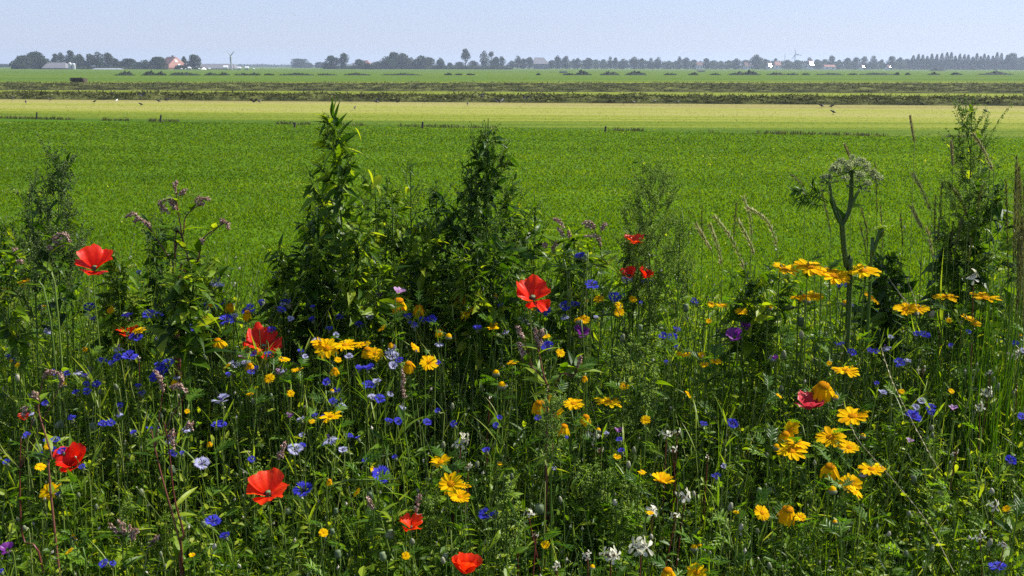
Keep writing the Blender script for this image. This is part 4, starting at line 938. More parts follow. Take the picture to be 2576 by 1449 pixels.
for x, y, w_, nf in [(1160, 1108, 52, 6), (1497, 1088, 48, 5), (1511, 1134, 24, 2), (1178, 1172, 30, 3), (1676, 1094, 44, 3), (1704, 1093, 34, 2), (1693, 1134, 34, 2), (1640, 1283, 56, 4), (1722, 1252, 54, 4), (1699, 1302, 40, 2), (1613, 1372, 76, 8), (1536, 1395, 60, 6), (1478, 1397, 34, 3), (1400, 1425, 40, 3), (1330, 1292, 40, 3), (1300, 1345, 22, 2),
                     (2322, 931, 34, 2), (2487, 985, 44, 5), (2560, 890, 46, 5), (2466, 1022, 36, 4), (2500, 1275, 44, 3), (2466, 1352, 40, 3), (2526, 1370, 30, 3), (2450, 695, 44, 4), (2362, 770, 20, 2), (2405, 1140, 26, 2), (2418, 815, 20, 1), (1348, 1348, 24, 2), (350, 905, 14, 1), (2490, 940, 26, 3), (1232, 995, 20, 1), (1780, 1150, 16, 1)]:
    rocket(x, y, w_, nf, 2.8 if y < 740 else None)

# poppy seed pods and nodding buds, cornflower buds
def pod(px, py, w, nod=False, mat='pod', d=None, asp=1.25):
    d = d or dep(py); c = P(px, py, d); r = w * d / FPX / 2
    base = head_base(c, .09); nm = 'nodding_bud' if nod else ('seed_pod' if mat == 'pod' else 'flower_bud')
    root = empty(nm, base, None, 'seed head' if mat == 'pod' and not nod else 'bud', {'nodding_bud': 'nodding hairy poppy buds', 'seed_pod': 'poppy seed pods on thin stems', 'flower_bud': 'closed flower buds on thin stems'}[nm])
    A = np.array([U(-.2, .2), U(-.2, .2), -1.0]) if nod else np.array([U(-.3, .3), U(-.3, .1), 1.0]); A = nrm(A)
    L = r * 2 * asp
    prof = [(0, r * .3), (L * .18, r * .85), (L * .45, r), (L * .75, r * .8), (L * .95, r * .45 if mat != 'pod' or nod else r * .85), (L, .0003)]
    mb = MB().lathe(c - A * L / 2, A, prof, 10, t=U(.2, .9))
    if nod: k = 80; a = U(0, 6.28, k); z = U(.1, .9, k); X, Y, _ = frame(A); q = (X * np.cos(a)[:, None] + Y * np.sin(a)[:, None]); mb.leaves(c - A * L / 2 + A * (z * L)[:, None] + q * r * .85, q, A, .003, .0004, 0, 1, [1, .2], t=1)
    mb.build('bud' if nm != 'seed_pod' else 'pod', M['pod'] if mat == 'pod' else M[mat], root, base, True)
    s = c - A * L / 2
    if nod: pts = [base, base * .4 + s * .6 + (.02, 0, 0), s + (.012, 0, .03), s + (.004, 0, .034), s]
    else: pts = [base, base * .5 + s * .5 + (U(-.03, .03), 0, 0), s - A * .03, s]
    p = smooth_path(pts, 14); MB().tubes(p, np.linspace(.0016, .0010, 14), 4, t=U(.4, .9)).build('stem', M['stem'], root, base, True)
    flowers.append((root, {'nodding_bud': 'nodding hairy green poppy bud', 'seed_pod': 'grey green poppy seed pod', 'flower_bud': 'small closed round bud'}[nm], px, py))
for x, y, w_, nod in [(1357, 1280, 26, 1), (2120 - 20, 1002, 14, 0), (34 + 642, 1220, 18, 0), (433, 1183, 20, 0), (244, 886, 20, 0), (97, 1130, 22, 0), (234, 1073, 18, 0), (153, 1069, 18, 0), (932, 1248, 20, 0), (845, 1286, 14, 0), (663, 875, 12, 0), (1472, 662 - 10, 10, 0), (1473, 900 - 255, 10, 0), (725, 1285, 16, 1), (836, 1338, 14, 0), (983, 1345, 22, 0), (976, 1338 + 10, 16, 1), (454, 1305, 14, 1), (512, 1320, 16, 0), (1725, 775, 18, 0), (1610, 845 - 20, 14, 0), (668, 920, 16, 1), (2014, 810, 20, 0), (1910, 1085 + 150, 14, 0), (850, 1395, 20, 0), (1018 - 55, 1440 - 40, 20, 0), (1120, 1400, 16, 1)]:
    pod(x, y, w_, bool(nod), 'pod', 2.8 if y < 700 else None)
for k in range(70):
    x, y = U(20, 2560), U(760, 1430); pod(x, y, U(9, 15), False, 'bud', dep(y) + U(-.05, .02), U(1.3, 1.9))

# ------------------------------------------------------------------ pink knotweed spikes
def knotweed(basepx, d, stems, label, leafs=10, mat='redstem'):
    """stems: list of (polyline px, [spike polylines], width px)"""
    b0 = P(basepx, 900, d); base = np.array([b0[0], d, 0]); root = empty('knotweed', base, label, 'plant', 'pink spiked knotweeds')
    st, lf = MB(), MB()
    for (line_, spikes) in stems:
        f0 = P(.7 * basepx + .3 * line_[0][0], line_[0][1] + 45, d); pts = [base + (0, 0, .02), base * .5 + f0 * .5, f0] + [P(x, y, d) for x, y in line_]; n = 20
        p = smooth_path(pts, n); st.tubes(p, np.linspace(.0032, .0013, n), 5, t=U(.4, .8))
        k = leafs; i = rng.integers(5, n - 1, k); a = U(0, 6.28, k)
        lf.leaves(p[i], np.stack([np.cos(a), np.sin(a) * .7, U(.2, 1.0, k)], 1), (0, 0, 1) + rng.normal(0, .25, (k, 3)), U(.035, .075, k), U(.010, .019, k), U(.2, .5, k), 6, t=U(.1, 1, k))
        for sp in spikes:
            q = pxpath(sp, d, 14); st.tubes(smooth_path([p[-3], q[0]], 4), .001, 3, t=.6)
            sb = MB(); m_ = 70; u = np.sort(U(0, 13, m_)); iu = u.astype(int).clip(0, 12); f = (u - iu)[:, None]
            pc = q[iu] * (1 - f) + q[iu + 1] * f; wd = .0042 * np.sin(np.pi * np.clip(u / 13, .12, .95)) ** .5
            ax = nrm(q[iu + 1] - q[iu])
            sb.blobs(pc + rng.normal(0, 1, (m_, 3)) * wd[:, None] * .7, U(.0014, .0024, m_), t=U(0, 1, m_), stretch=1.7, axis=ax + rng.normal(0, .3, (m_, 3)))
            sb.tubes(q, .0012, 3, t=.3); sb.build('flower_spike', M['pink'], root, base)
    st.build('stem', M[mat], root, base, True); lf.build('leaves', M['leaf'], root, base)
    return root
z5 = lambda x, y: (x * .2676, 355.4 + y * .2676)
def Z5(*p): return [z5(x, y) for x, y in p]
knotweed(430, 2.75, [(Z5((1790, 1230), (1725, 950), (1670, 640), (1655, 480)), [Z5((1660, 480), (1640, 410), (1660, 380)), Z5((1690, 500), (1720, 480), (1745, 455)), Z5((1660, 570), (1600, 540), (1500, 570), (1490, 600)), Z5((1665, 660), (1620, 560), (1590, 520)), Z5((1590, 680), (1530, 630), (1510, 590)), Z5((1660, 640), (1640, 620), (1590, 570))]),
      (Z5((1650, 1200), (1500, 960), (1380, 770)), [Z5((1400, 800), (1375, 770), (1355, 750)), Z5((1330, 740), (1260, 680), (1180, 710)), Z5((1330, 740), (1290, 735), (1260, 755))]),
      (Z5((1720, 1000), (1700, 880), (1650, 800)), []),
      (Z5((1720, 880), (1740, 720), (1830, 620)), [Z5((1820, 620), (1840, 570), (1870, 520)), Z5((1880, 560), (1910, 540), (1975, 545)), Z5((1870, 600), (1895, 590), (1915, 590))]),
      (Z5((1850, 1150), (1900, 930), (2030, 820), (2090, 780)), [Z5((2080, 780), (2090, 750), (2110, 755)), Z5((2120, 760), (2145, 780), (2150, 830)), Z5((1900, 960), (1890, 930), (1905, 930))])],
      'red stemmed knotweed with pink drooping spikes standing against the field at left', 12)
knotweed(150, 2.6, [(Z5((440, 1250), (500, 1000), (600, 900)), [Z5((660, 950), (620, 880), (540, 870)), Z5((580, 920), (520, 900), (480, 920)), Z5((590, 990), (550, 960), (510, 950)), Z5((520, 1030), (480, 1000), (450, 1000))]), (Z5((150, 1300), (140, 1100), (150, 1040)), [Z5((160, 1050), (145, 1020), (130, 1060)), Z5((210, 1130), (185, 1120), (165, 1130))])],
      'knotweed with arching pink spikes in front of the dark seeded weed at far left', mat='stem')
z3 = lambda x, y: (1292.4 + x * .2676, 484.7 + y * .2676)
def Z3(*p): return [z3(x, y) for x, y in p]
knotweed(1440, 2.85, [(Z3((480, 750), (470, 500), (470, 340)), [Z3((475, 330), (430, 270), (365, 240)), Z3((460, 400), (440, 360), (415, 340)), Z3((520, 430), (518, 390), (518, 360))]),
      (Z3((880, 700), (825, 600), (820, 500)), [Z3((822, 500), (780, 410), (665, 410)), Z3((755, 330), (720, 310), (670, 320)), Z3((755, 310), (710, 275), (645, 295)), Z3((820, 355), (845, 320), (870, 290))]), (Z3((400, 650), (380, 540), (420, 470)), [Z3((360, 540), (400, 480), (450, 460)), Z3((300, 520), (290, 490), (300, 480))])],
      'knotweed with curved pink spikes between the splayed poppy and the field', 16, mat='stem')
z9 = lambda x, y: (1292.4 + x * .2676, 678.5 + y * .2676)
def Z9(*p): return [z9(x, y) for x, y in p]
knotweed(1375, 2.35, [(Z9((330, 1150), (280, 990), (240, 800), (220, 700)), [Z9((225, 680), (210, 610), (205, 550)), Z9((240, 720), (250, 680), (235, 660)), Z9((265, 620), (270, 590), (268, 570))]), (Z9((320, 1100), (240, 980), (100, 850)), [Z9((90, 640), (60, 590), (30, 520)), Z9((70, 760), (60, 710), (45, 690)), Z9((100, 860), (85, 800), (90, 780))]), (Z9((560, 1000), (590, 950), (600, 920)), [Z9((600, 910), (620, 860), (628, 810))])],
      'red stemmed knotweed with small pink spikes left of the purple flower')
knotweed(452, 2.1, [([(462, 1345), (438, 1250), (425, 1130), (412, 1060)], [[(440, 1130), (432, 1100), (436, 1080)], [(470, 1078), (478, 1066), (484, 1080)]]), ([(456, 1380), (402, 1180), (380, 1080)], [[(410, 985), (404, 955), (388, 930)], [(470, 985), (450, 970), (430, 975)]])],
      'tall knotweed with thick dark red jointed stems low at left', 8)
knotweed(120, 2.15, [([(60, 1360), (50, 1250), (52, 1100)], [[(110, 950), (125, 935), (145, 938)], [(150, 972), (158, 950), (150, 940)]]), ([(130, 1150), (98, 1040), (100, 1000)], [[(95, 1010), (88, 1000), (84, 985)], [(58, 1045), (62, 1035), (66, 1024)]])],
      'knotweed with dark red stem and short pink spikes near the left edge', 8)
knotweed(330, 2.1, [([(312, 1420), (310, 1360), (330, 1340)], [[(275, 1320), (290, 1335), (300, 1350)], [(300, 1310), (310, 1330), (312, 1345)], [(325, 1322), (330, 1338), (330, 1350)], [(345, 1330), (338, 1345), (332, 1358)]]), ([(440, 1430), (420, 1380), (418, 1340)], [[(400, 1350), (385, 1360), (375, 1375)]])],
      'knotweed with a pale pinkish tuft of spikes in the bottom left corner', 10, mat='stem')
knotweed(1045, 2.15, [([(1020, 1380), (1030, 1300), (1048, 1250)], [[(1046, 1285), (1050, 1262), (1055, 1245)], [(1048, 1310), (1052, 1300), (1058, 1297)]]), ([(985, 1400), (960, 1310), (935, 1265)], [[(938, 1280), (930, 1262), (922, 1248)]])],
      'knotweed with two dark pink spikes just above the orange red poppy', 8, mat='stem')
knotweed(720, 2.3, [([(690, 1250), (700, 1180), (708, 1140)], [[(708, 1145), (712, 1125), (716, 1112)], [(700, 1150), (706, 1142), (712, 1150)]]), ([(1012, 1200), (1018, 1080), (1016, 1000)], [[(1016, 1000), (1014, 960), (1012, 925)]])],
      'slender knotweed with brownish spikes between the lilac cornflowers', 5, mat='stem')

# ------------------------------------------------------------------ tall goosefoot weeds
def weed(px0, pxt, pyt, d, wpx, pylow, label, nb=26, leafy=1.0, seedy=1.0, LL=.05, LW=.45, smat='seed', lmat='leaf', stmat='stem', asc=1.3, csz=.0030, name='goosefoot', shape=.8, thick=.004, bend=0.0, cat='tall weed', group='tall seedy weeds at the back of the strip', spikelen=.10, tsh=0.0):
    top = P(pxt, pyt, d); bx = P(px0, 900, d)[0]; base = np.array([bx, d, 0.]); root = empty(name, base, label, cat, group)
    H = top[2]; zl = P(px0, pylow + (110 if wpx > 55 else 0), d)[2]; Wd = wpx * d / FPX
    n = 22; p = smooth_path([base, base + (top - base) * .45 + (bend, 0, 0), base + (top - base) * .8 + (bend * .5, 0, 0), top], n)
    st, lf, sd = MB(), MB(), MB()
    st.tubes(p, np.linspace(thick, thick * .3, n), 6, t=.5)
    zz = p[:, 2]
    for k in range(nb):
        s = (k + U(-.4, .4)) / nb; s = min(max(s, 0.0), .97); z0 = zl + (H - zl) * s * .93
        b = np.array([np.interp(z0, zz, p[:, i]) for i in range(3)])
        env = (1 - s) ** (shape * .75) * (.35 + .65 * min(1, s * 3.5 + .25)); asc_ = asc * U(.65, 1.25); L = Wd / 2 * max(env, .16) * U(.6, 1.55) * math.sqrt(1 + asc * asc * .35)
        L = max(L, .02)
        a = k * 2.4 + U(-.4, .4); out = np.array([math.cos(a), math.sin(a) * .8, 0])
        up = np.array([0, 0, 1.0]); m = 7; q = np.linspace(0, 1, m)[:, None]
        br = b + out * L * (1 - (1 - q) ** 1.4) * .8 + up * L * asc_ * q ** 1.25 * min(1, .3 + (H - z0) / (L * asc + .01))
        br[:, 2] = np.minimum(br[:, 2], H * .995)
        st.tubes(br, np.linspace(thick * .4, thick * .16, m), 3, t=.55)
        # twigs
        nt_ = int(3 + 6 * L / .12 * seedy); nt_ = min(nt_, 12)
        for j in range(nt_):
            u = U(.25, 1.0); i = min(int(u * (m - 1)), m - 2); o = br[i] + (br[i + 1] - br[i]) * (u * (m - 1) - i)
            dd = nrm(nrm(br[i + 1] - br[i]) + rng.normal(0, .55, 3) + (0, 0, .3)); l_ = spikelen * U(.3, 1.0) * (.35 + .65 * env)
            tp = o + dd * l_ + (0, 0, l_ * .2); st.tubes([o, (o + tp) / 2 + rng.normal(0, .003, 3), tp], thick * .14, 3, t=.6)
            c_ = int(max(2, 9 * l_ / .08) * seedy)
            if c_:
                w_ = np.linspace(.1, 1.05, c_)[:, None] + rng.normal(0, .04, (c_, 1)); cc = o + (tp - o) * w_ + rng.normal(0, .0016, (c_, 3))
                csz_ = csz * 1.25; kk = 5; cr = np.repeat(cc, kk, 0); big = np.repeat(U(.7, 1.25, c_), kk)
                sd.blobs(cr + rng.normal(0, 1, (c_ * kk, 3)) * (csz_ * .62 * big)[:, None], csz_ * .5 * U(.7, 1.1, c_ * kk) * big, t=np.clip(np.repeat(rng.normal(.5 + tsh, .18, c_), kk) + rng.normal(0, .15, c_ * kk), 0, 1))
            nl = rng.poisson(1.1 * leafy)
            if nl: w_ = U(0, .8, nl)[:, None]; lf.leaves(o + (tp - o) * w_, rng.normal(0, .7, (nl, 3)) + (0, 0, .2) + out * .5, rng.normal(0, .6, (nl, 3)) + (0, 0, 1), LL * U(.25, .6, nl), LL * LW * .4 * U(.6, 1, nl), U(0, .5, nl), 3, t=U(0, 1, nl))
        nl = rng.poisson(4.2 * leafy); 
        if nl:
            i = rng.integers(0, m - 1, nl); dr = out + rng.normal(0, .6, (nl, 3)) + (0, 0, .15)
            lf.leaves(br[i], dr, rng.normal(0, .5, (nl, 3)) + (0, 0, 1), LL * U(.5, 1.25, nl) * (1.15 - .5 * s), LL * LW * U(.8, 1.3, nl) * (1 - .4 * s), U(.1, .7, nl), 5, [.15, .7, 1, .75, .4, .05], t=U(0, 1, nl))
    st.build('stem', M[stmat], root, base, True); 
    if lf.n: lf.build('leaves', M[lmat], root, base)
    if sd.n: sd.build('seed_sprays', M[smat], root, base)
    return root
# the tallest, leafy at the top
r1 = weed(898, 838, 262, 2.95, 175, 800, 'tallest weed, dark and leafy with pointed leaves at its tip, over the stubble', 34, 1.9, .7, .075, .30, lmat='leaf', asc=1.1, shape=.65, thick=.0052, bend=.008, spikelen=.07)
mb = MB(); b1 = r1.location
for (x, y, tx, ty, w_) in [(838, 300, 832, 248, 12), (838, 290, 842, 240, 5), (842, 300, 852, 252, 8), (845, 320, 872, 282, 10), (842, 312, 803, 289, 6), (850, 340, 882, 298, 9), (846, 330, 812, 355, 18), (848, 345, 802, 338, 8), (852, 360, 905, 335, 26), (850, 325, 856, 300, 16), (848, 318, 840, 285, 18),
                        (850, 370, 818, 375, 10), (862, 400, 900, 380, 14), (856, 400, 828, 420, 16), (870, 440, 828, 436, 14), (870, 460, 915, 430, 16), (866, 470, 905, 500, 15), (870, 520, 920, 480, 14), (872, 530, 830, 500, 18), (874, 560, 935, 540, 20), (874, 590, 820, 560, 18)]:
    A_, B_ = P(x, y, 2.95), P(tx, ty, 2.93 + U(-.02, .02)); D = B_ - A_; L = np.linalg.norm(D)
    mb.leaves([A_], D, (U(-.3, .3), -.7, .6), L, w_ * 2.95 / FPX, U(-.1, .25), 7, [.1, .6, .95, 1, .8, .55, .3, .03], .18, t=U(.2, .9))
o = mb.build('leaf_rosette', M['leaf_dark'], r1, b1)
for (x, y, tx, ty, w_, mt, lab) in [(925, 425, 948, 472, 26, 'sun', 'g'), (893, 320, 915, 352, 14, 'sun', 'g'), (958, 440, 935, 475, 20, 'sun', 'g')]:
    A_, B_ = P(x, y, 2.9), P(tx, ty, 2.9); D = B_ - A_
    MB().leaves([A_], D, (.55, .2, .8), np.linalg.norm(D), w_ * 2.9 / FPX, .2, 7, [.1, .7, 1, .95, .8, .55, .3, .03], .15, t=1.0).build('sun_tinted_leaf', M['leaf'], r1, b1)  # lightest tint puts extra sunlight into the leaf colour
weed(1215, 1228, 298, 3.0, 135, 760, 'tall dense dark weed right of the tallest one, its tip over the field edge', 36, 1.5, 1.25, .055, .45, lmat='leaf_dark', smat='seed', shape=.62, thick=.0045, csz=.0034, tsh=.15)
weed(1195, 1186, 395, 3.02, 70, 720, 'narrow dark weed leaning against the tall dense dark weed', 22, 1.1, 1.1, .05, .45, lmat='leaf_dark', smat='darkseed', shape=.5)
weed(1660, 1636, 412, 2.95, 125, 720, 'pale brownish seedy weed with a dark stalk behind the hidden poppies', 34, .25, 1.5, .035, .5, smat='seed', stmat='stem', lmat='leaf', shape=.55, thick=.0036, bend=-.006, tsh=.26, spikelen=.10)
weed(1700, 1712, 540, 3.0, 60, 720, 'short pale seedy weed leaning right of the brownish one', 18, .3, 1.3, .03, .5, smat='seed', shape=.5, tsh=.2)
weed(2470, 2446, 262, 3.0, 105, 640, 'tall pale green airy weed at the right, its tip above the stubble', 34, .4, 1.4, .045, .5, smat='seed', shape=.45, thick=.0035, tsh=.32, csz=.0032, spikelen=.10)
weed(2500, 2490, 420, 3.02, 150, 760, 'broad leafy weed below the tall pale airy one', 20, 1.1, .5, .075, .5, lmat='leaf_dark', shape=.6, spikelen=.07)
weed(120, 146, 392, 2.85, 120, 700, 'dark stalked weed with beaded seed spikes bending right at far left', 15, .9, 1.4, .05, .4, smat='darkseed', lmat='leaf_dark', shape=.75, csz=.0036, spikelen=.13, asc=1.9, bend=-.01, thick=.0035)
weed(60, 78, 455, 2.9, 90, 720, 'dark beaded weed just left of the bending one', 12, .7, 1.3, .045, .4, smat='darkseed', lmat='leaf_dark', shape=.7, csz=.0034, asc=1.7, spikelen=.11)
weed(160, 170, 488, 2.95, 60, 700, 'thin beaded weed just right of the bending dark one', 11, .6, 1.2, .04, .4, smat='darkseed', lmat='leaf_dark', shape=.6, csz=.0034, asc=1.8, spikelen=.1)
weed(20, 5, 560, 2.7, 120, 760, 'bushy dark green weed cut by the left edge', 20, 1.3, 1.2, .05, .45, smat='darkseed', lmat='leaf', shape=.7)
weed(385, 398, 555, 2.95, 80, 760, 'bushy round dark weed behind the red stemmed knotweed', 22, 1.8, .8, .04, .55, smat='darkseed', lmat='leaf_dark', shape=.5)
BK = [(470, 462, 690, 2.6, 120, 'low leafy weed at the foot of the red stemmed knotweed', 'leaf', 1.8), (1180, 1185, 640, 2.85, 130, 'light leafy weed at the foot between the two tallest weeds', 'leaf', 1.6), (800, 800, 452, 3.05, 70, 'bushy weed with a blunt seedy top at the left foot of the tallest one', 'leaf', 1.3), (780, 790, 545, 2.95, 110, 'low broad dark weed left of the tallest weed', 'leaf_dark', 1.6), (960, 942, 425, 3.1, 95, 'seedy weed touching the tallest weed at its right', 'leaf', .9), (1000, 985, 470, 3.05, 100, 'middle seedy weed between the tallest and the dense dark one, nearer the tallest', 'leaf', 1.1),
      (1035, 1032, 402, 3.12, 60, 'slender light weed with a pointed tip midway between the two tallest weeds', 'leaf', .5), (1090, 1098, 452, 3.1, 75, 'small pointed weed left of the tall dense dark weed', 'leaf_dark', 1.0), (1070, 1062, 540, 2.95, 110, 'low bushy weed before the slender light one', 'leaf', 1.5), (1130, 1140, 510, 3.05, 80, 'low dark weed filling the gap left of the dense dark weed', 'leaf_dark', 1.5),
      (1290, 1285, 470, 3.1, 90, 'light seedy weed at the right foot of the dense dark weed', 'leaf', .9), (1335, 1345, 492, 3.12, 70, 'thin airy weed ending the middle thicket on its right', 'leaf', .6), (900, 905, 560, 2.85, 150, 'wide leafy weed before the stem of the tallest weed', 'leaf', 2.0), (1250, 1240, 580, 2.9, 130, 'wide seedy weed before the stem of the dense dark weed', 'leaf_dark', 1.5),
      (700, 708, 625, 2.95, 70, 'low leafy weed standing alone left of the middle thicket', 'leaf', 1.5), (1600, 1595, 600, 3.0, 60, 'low pale weed left of the brownish seedy stalk', 'leaf', .5), (2240, 2230, 640, 2.95, 110, 'low spreading dark leafy weed right of the hogweed', 'leaf_dark', 1.6), (1905, 1900, 690, 2.9, 170, 'low dark broad leaved weed under the leftmost high marigolds', 'leaf', 1.7),
      (2400, 2395, 560, 3.05, 90, 'leafy weed among the right hand grass heads', 'leaf_dark', 1.8), (1440, 1445, 600, 3.0, 120, 'low leafy weed under the curved pink spikes', 'leaf', 1.9), (500, 505, 640, 2.9, 110, 'low leafy weed right of the red stemmed knotweed', 'leaf', 1.9), (290, 292, 640, 2.85, 70, 'low seedy weed just right of the poppy at the field edge', 'leaf', 1.2)]
for (x0, xt, yt, d, w_, lab, lm, lf_) in BK:
    weed(x0, xt, yt, d, w_, 800, lab, 24, lf_, 1.0 if lf_ < 1.5 else .45, .06, .45, lmat=lm, smat='seed' if lm == 'leaf' else 'darkseed', shape=.5, spikelen=.08, group='low and middle weeds at the back')
# pale seedy plants inside the strip
weed(1612, 1606, 822, 2.55, 95, 1120, 'yellow green seedy weed standing free in front of the brownish stalk', 22, .7, 1.4, .05, .3, smat='seed', lmat='leaf', shape=.35, tsh=.35, csz=.0037, spikelen=.05, group='pale seedy weeds inside the strip')
weed(1400, 1386, 1000, 2.2, 34, 1180, 'narrow pale seed spike rising through the yellow marigolds', 22, .2, 1.7, .03, .3, smat='seed', shape=.2, tsh=.3, csz=.0026, spikelen=.03, group='pale seedy weeds inside the strip')
weed(1272, 1275, 1210, 2.12, 60, 1440, 'pale green seed spikes low in the middle of the strip', 12, .8, 1.3, .045, .3, smat='seed', shape=.3, tsh=.35, asc=2.2, csz=.0036, spikelen=.04, group='pale seedy weeds inside the strip')
for k, (x, y, w_) in enumerate([(1452, 1170, 26), (1478, 1190, 22), (1500, 1175, 26), (1530, 1190, 24), (1590, 1222, 26), (1560, 1260, 24), (1925, 800, 30), (1926, 815, 20), (312, 1255, 24), (430, 1275, 22), (1080, 1260, 18), (1160, 1380, 22), (640, 1180, 18)]):
    weed(x + 4, x, y, dep(y), w_, y + 190, 'pale green beaded seed spike, ' + ['first of the row low right of the middle', 'second of the row low right of the middle', 'third of the row low right of the middle', 'fourth of the row low right of the middle', 'last of the row below a rocket flower', 'short one under that row',
         'standing left of the coral poppy column', 'thin one beside the taller spike by the purple flowers', 'between the broad and bowl shaped poppies, at left', 'right beside the dark red jointed stems', 'above the orange red poppy', 'above the cut off poppy', 'above the broad poppy'][k], 12, .4, 1.4, .04, .3, smat='seed', shape=.25, tsh=.32, asc=2.6, spikelen=.022, csz=.0034, thick=.002, group='beaded seed spikes inside the strip')

# ------------------------------------------------------------------ grasses with seed heads
def ear(pts, d, basepx, kind, label, wpx=7, mat='straw', group='grass seed heads'):
    q = pxpath(pts, d, 24); b0 = P(basepx, 900, d); base = np.array([b0[0], d, 0.])
    root = empty('grass_stalk', base, label, 'grass', group)
    p = smooth_path([base, base + (q[-1] - base) * .5 + (U(-.01, .01), 0, 0), q[-1]], 10); full = np.concatenate([p[:-1], q[::-1]])
    MB().tubes(full, np.linspace(.0011, .0006, len(full)), 4, t=U(.4, .9)).build('stalk', M['stem'], root, base, True)
    w_ = wpx * (1.7 if kind == 'rye' else 1.35 if kind != 'timothy' else 1) * d / FPX; ax = nrm(np.gradient(q, axis=0)) * -1; h = MB()
    if kind == 'timothy':
        m = 420; u = U(0, 23, m); i = u.astype(int).clip(0, 22); f = (u - i)[:, None]; c = q[i] * (1 - f) + q[i + 1] * f
        a = U(0, 6.28, m); X = np.stack([np.cos(a), np.sin(a), 0 * a], 1); rr = w_ / 2 * np.sin(np.pi * np.clip(u / 23, .08, .94)) ** .3
        h.leaves(c + X * (rr * .6)[:, None], X + ax[i] * .9, ax[i], .0035, .0018, 0, 2, t=U(0, 1, m)); h.tubes(q, w_ * .36, 7, t=.4)
    elif kind == 'rye':
        m = 26; u = np.linspace(0, 22.9, m); i = u.astype(int); c = q[i]; sgn = np.where(np.arange(m) % 2, 1, -1)[:, None]
        side = nrm(np.cross(ax[i], (0, 1, .1))) * sgn
        for r_ in range(3):
            h.leaves(c, ax[i] + side * (.35 + .15 * r_) + rng.normal(0, .1, (m, 3)), side + (0, -.5, 0), U(.010, .016, m), w_ * .30, .1, 3, [.5, 1, .7, .05], t=np.clip(rng.normal(.8, .25, m), 0, 1))
    else:
        m = int(np.linalg.norm(q[0] - q[-1]) / .0011 * 1.3); u = U(0, 23, m); i = u.astype(int).clip(0, 22); c = q[i] + (q[i + 1] - q[i]) * (u - i)[:, None]
        rr = w_ / 2 * np.sin(np.pi * np.clip(.12 + u / 23 * .85, 0, 1)) ** .7
        D = ax[i] * U(1.2, 2.6, (m, 1)) + rng.normal(0, .45, (m, 3))
        h.leaves(c + rng.normal(0, .4, (m, 3)) * rr[:, None] * .6, D, rng.normal(size=(m, 3)), U(.005, .012, m) + rr * .4, U(.001, .0022, m), .1, 2, t=U(0, 1, m))
    h.build('seed_head', M[mat], root, base)
    n = 3; i = rng.integers(1, 7, n); a = U(0, 6.28, n)
    MB().leaves(p[i], np.stack([np.cos(a) * .35, np.sin(a) * .3, np.ones(n)], 1), np.stack([np.cos(a), np.sin(a), 0 * a], 1), U(.12, .26, n), U(.004, .007, n), U(.1, .5, n), 6, [.6, 1, .9, .8, .6, .4, .05], t=U(.3, .9, n)).build('leaves', M['blade'], root, base)
    return root
z4 = lambda x, y: (1929.6 + x * .3568, 226.2 + y * .3568)
def Z4(*p): return [z4(x, y) for x, y in p]
ear(Z4((1008, 178), (1022, 270), (1040, 365)), 2.9, 2325, 'timothy', 'tall timothy grass head standing alone over the stubble at right', 6.5, 'straw')
ear(Z4((545, 378), (570, 440), (600, 505)), 3.0, 2150, 'timothy', 'timothy grass head poking up just behind the hogweed umbel', 8, 'straw')
ear(Z4((1298, 355), (1305, 440), (1310, 535)), 2.9, 2405, 'timothy', 'pale fluffy timothy head left of the tall airy weed', 9, 'straw')
ear(Z3((1720, 310), (1790, 430), (1870, 560)), 2.95, 1815, 'rye', 'first rye ear, arching, left end of the ear group', 6)
ear(Z3((1768, 140), (1768, 300), (1775, 460)), 3.0, 1768, 'panicle', 'dark upright narrow grass head beside the first rye ear', 5, 'brownstraw')
ear(Z3((1850, 320), (1910, 480), (1960, 700)), 2.9, 1835, 'rye', 'second rye ear from the dark upright grass head', 7)
ear(Z3((1900, 240), (2050, 440), (2180, 750)), 2.85, 1880, 'rye', 'largest bright rye ear, leaning left, in the ear group', 9)
ear(Z3((2095, 90), (2080, 250), (2065, 440)), 2.95, 1845, 'panicle', 'upright brown grass head behind the largest rye ear', 8, 'brownstraw')
ear(Z3((2120, 280), (2200, 430), (2270, 600)), 2.9, 1905, 'rye', 'rye ear just right of the largest bright one', 7)
ear(Z3((2165, 60), (2220, 220), (2240, 430)), 2.95, 1898, 'rye', 'thin tall rye ear crossing a brighter bent one', 5)
ear(Z3((2215, 150), (2330, 220), (2420, 330)) + [(1957, 630)], 2.9, 1962, 'rye', 'bent silvery rye ear at the right end of the ear group', 8)
ear(Z4((165, 595), (220, 640), (270, 700)), 2.95, 2040, 'panicle', 'brown grass head lying over the hogweed leaf', 8, 'brownstraw')
ear(Z4((380, 700), (420, 860), (450, 1010)), 3.0, 2095, 'panicle', 'thin brown grass head leaning on the hogweed stem at its left', 7, 'brownstraw')
ear(Z4((760, 520), (772, 680), (775, 880)), 3.0, 2205, 'panicle', 'upright brown grass head crossing the right tip of the umbel', 7, 'brownstraw')
ear(Z4((665, 830), (700, 980), (710, 1130)), 3.0, 2185, 'panicle', 'grass head between hogweed stem and its young shoot', 8, 'brownstraw')
ear(Z4((655, 950), (680, 1040), (700, 1160)), 2.95, 2180, 'panicle', 'lower grass head close left of the young hogweed shoot', 7, 'brownstraw')
ear(Z4((800, 830), (810, 960), (812, 1120)), 3.0, 2220, 'panicle', 'grass head close right of the young hogweed shoot', 7, 'brownstraw')
ear(Z4((940, 880), (950, 980), (958, 1110)), 3.0, 2272, 'panicle', 'lone thin grass head midway between hogweed and the right grasses', 6, 'brownstraw')
ear(Z4((1035, 600), (1090, 700), (1160, 860)), 2.95, 2345, 'rye', 'long arching rye ear right of the tall timothy stalk', 9)
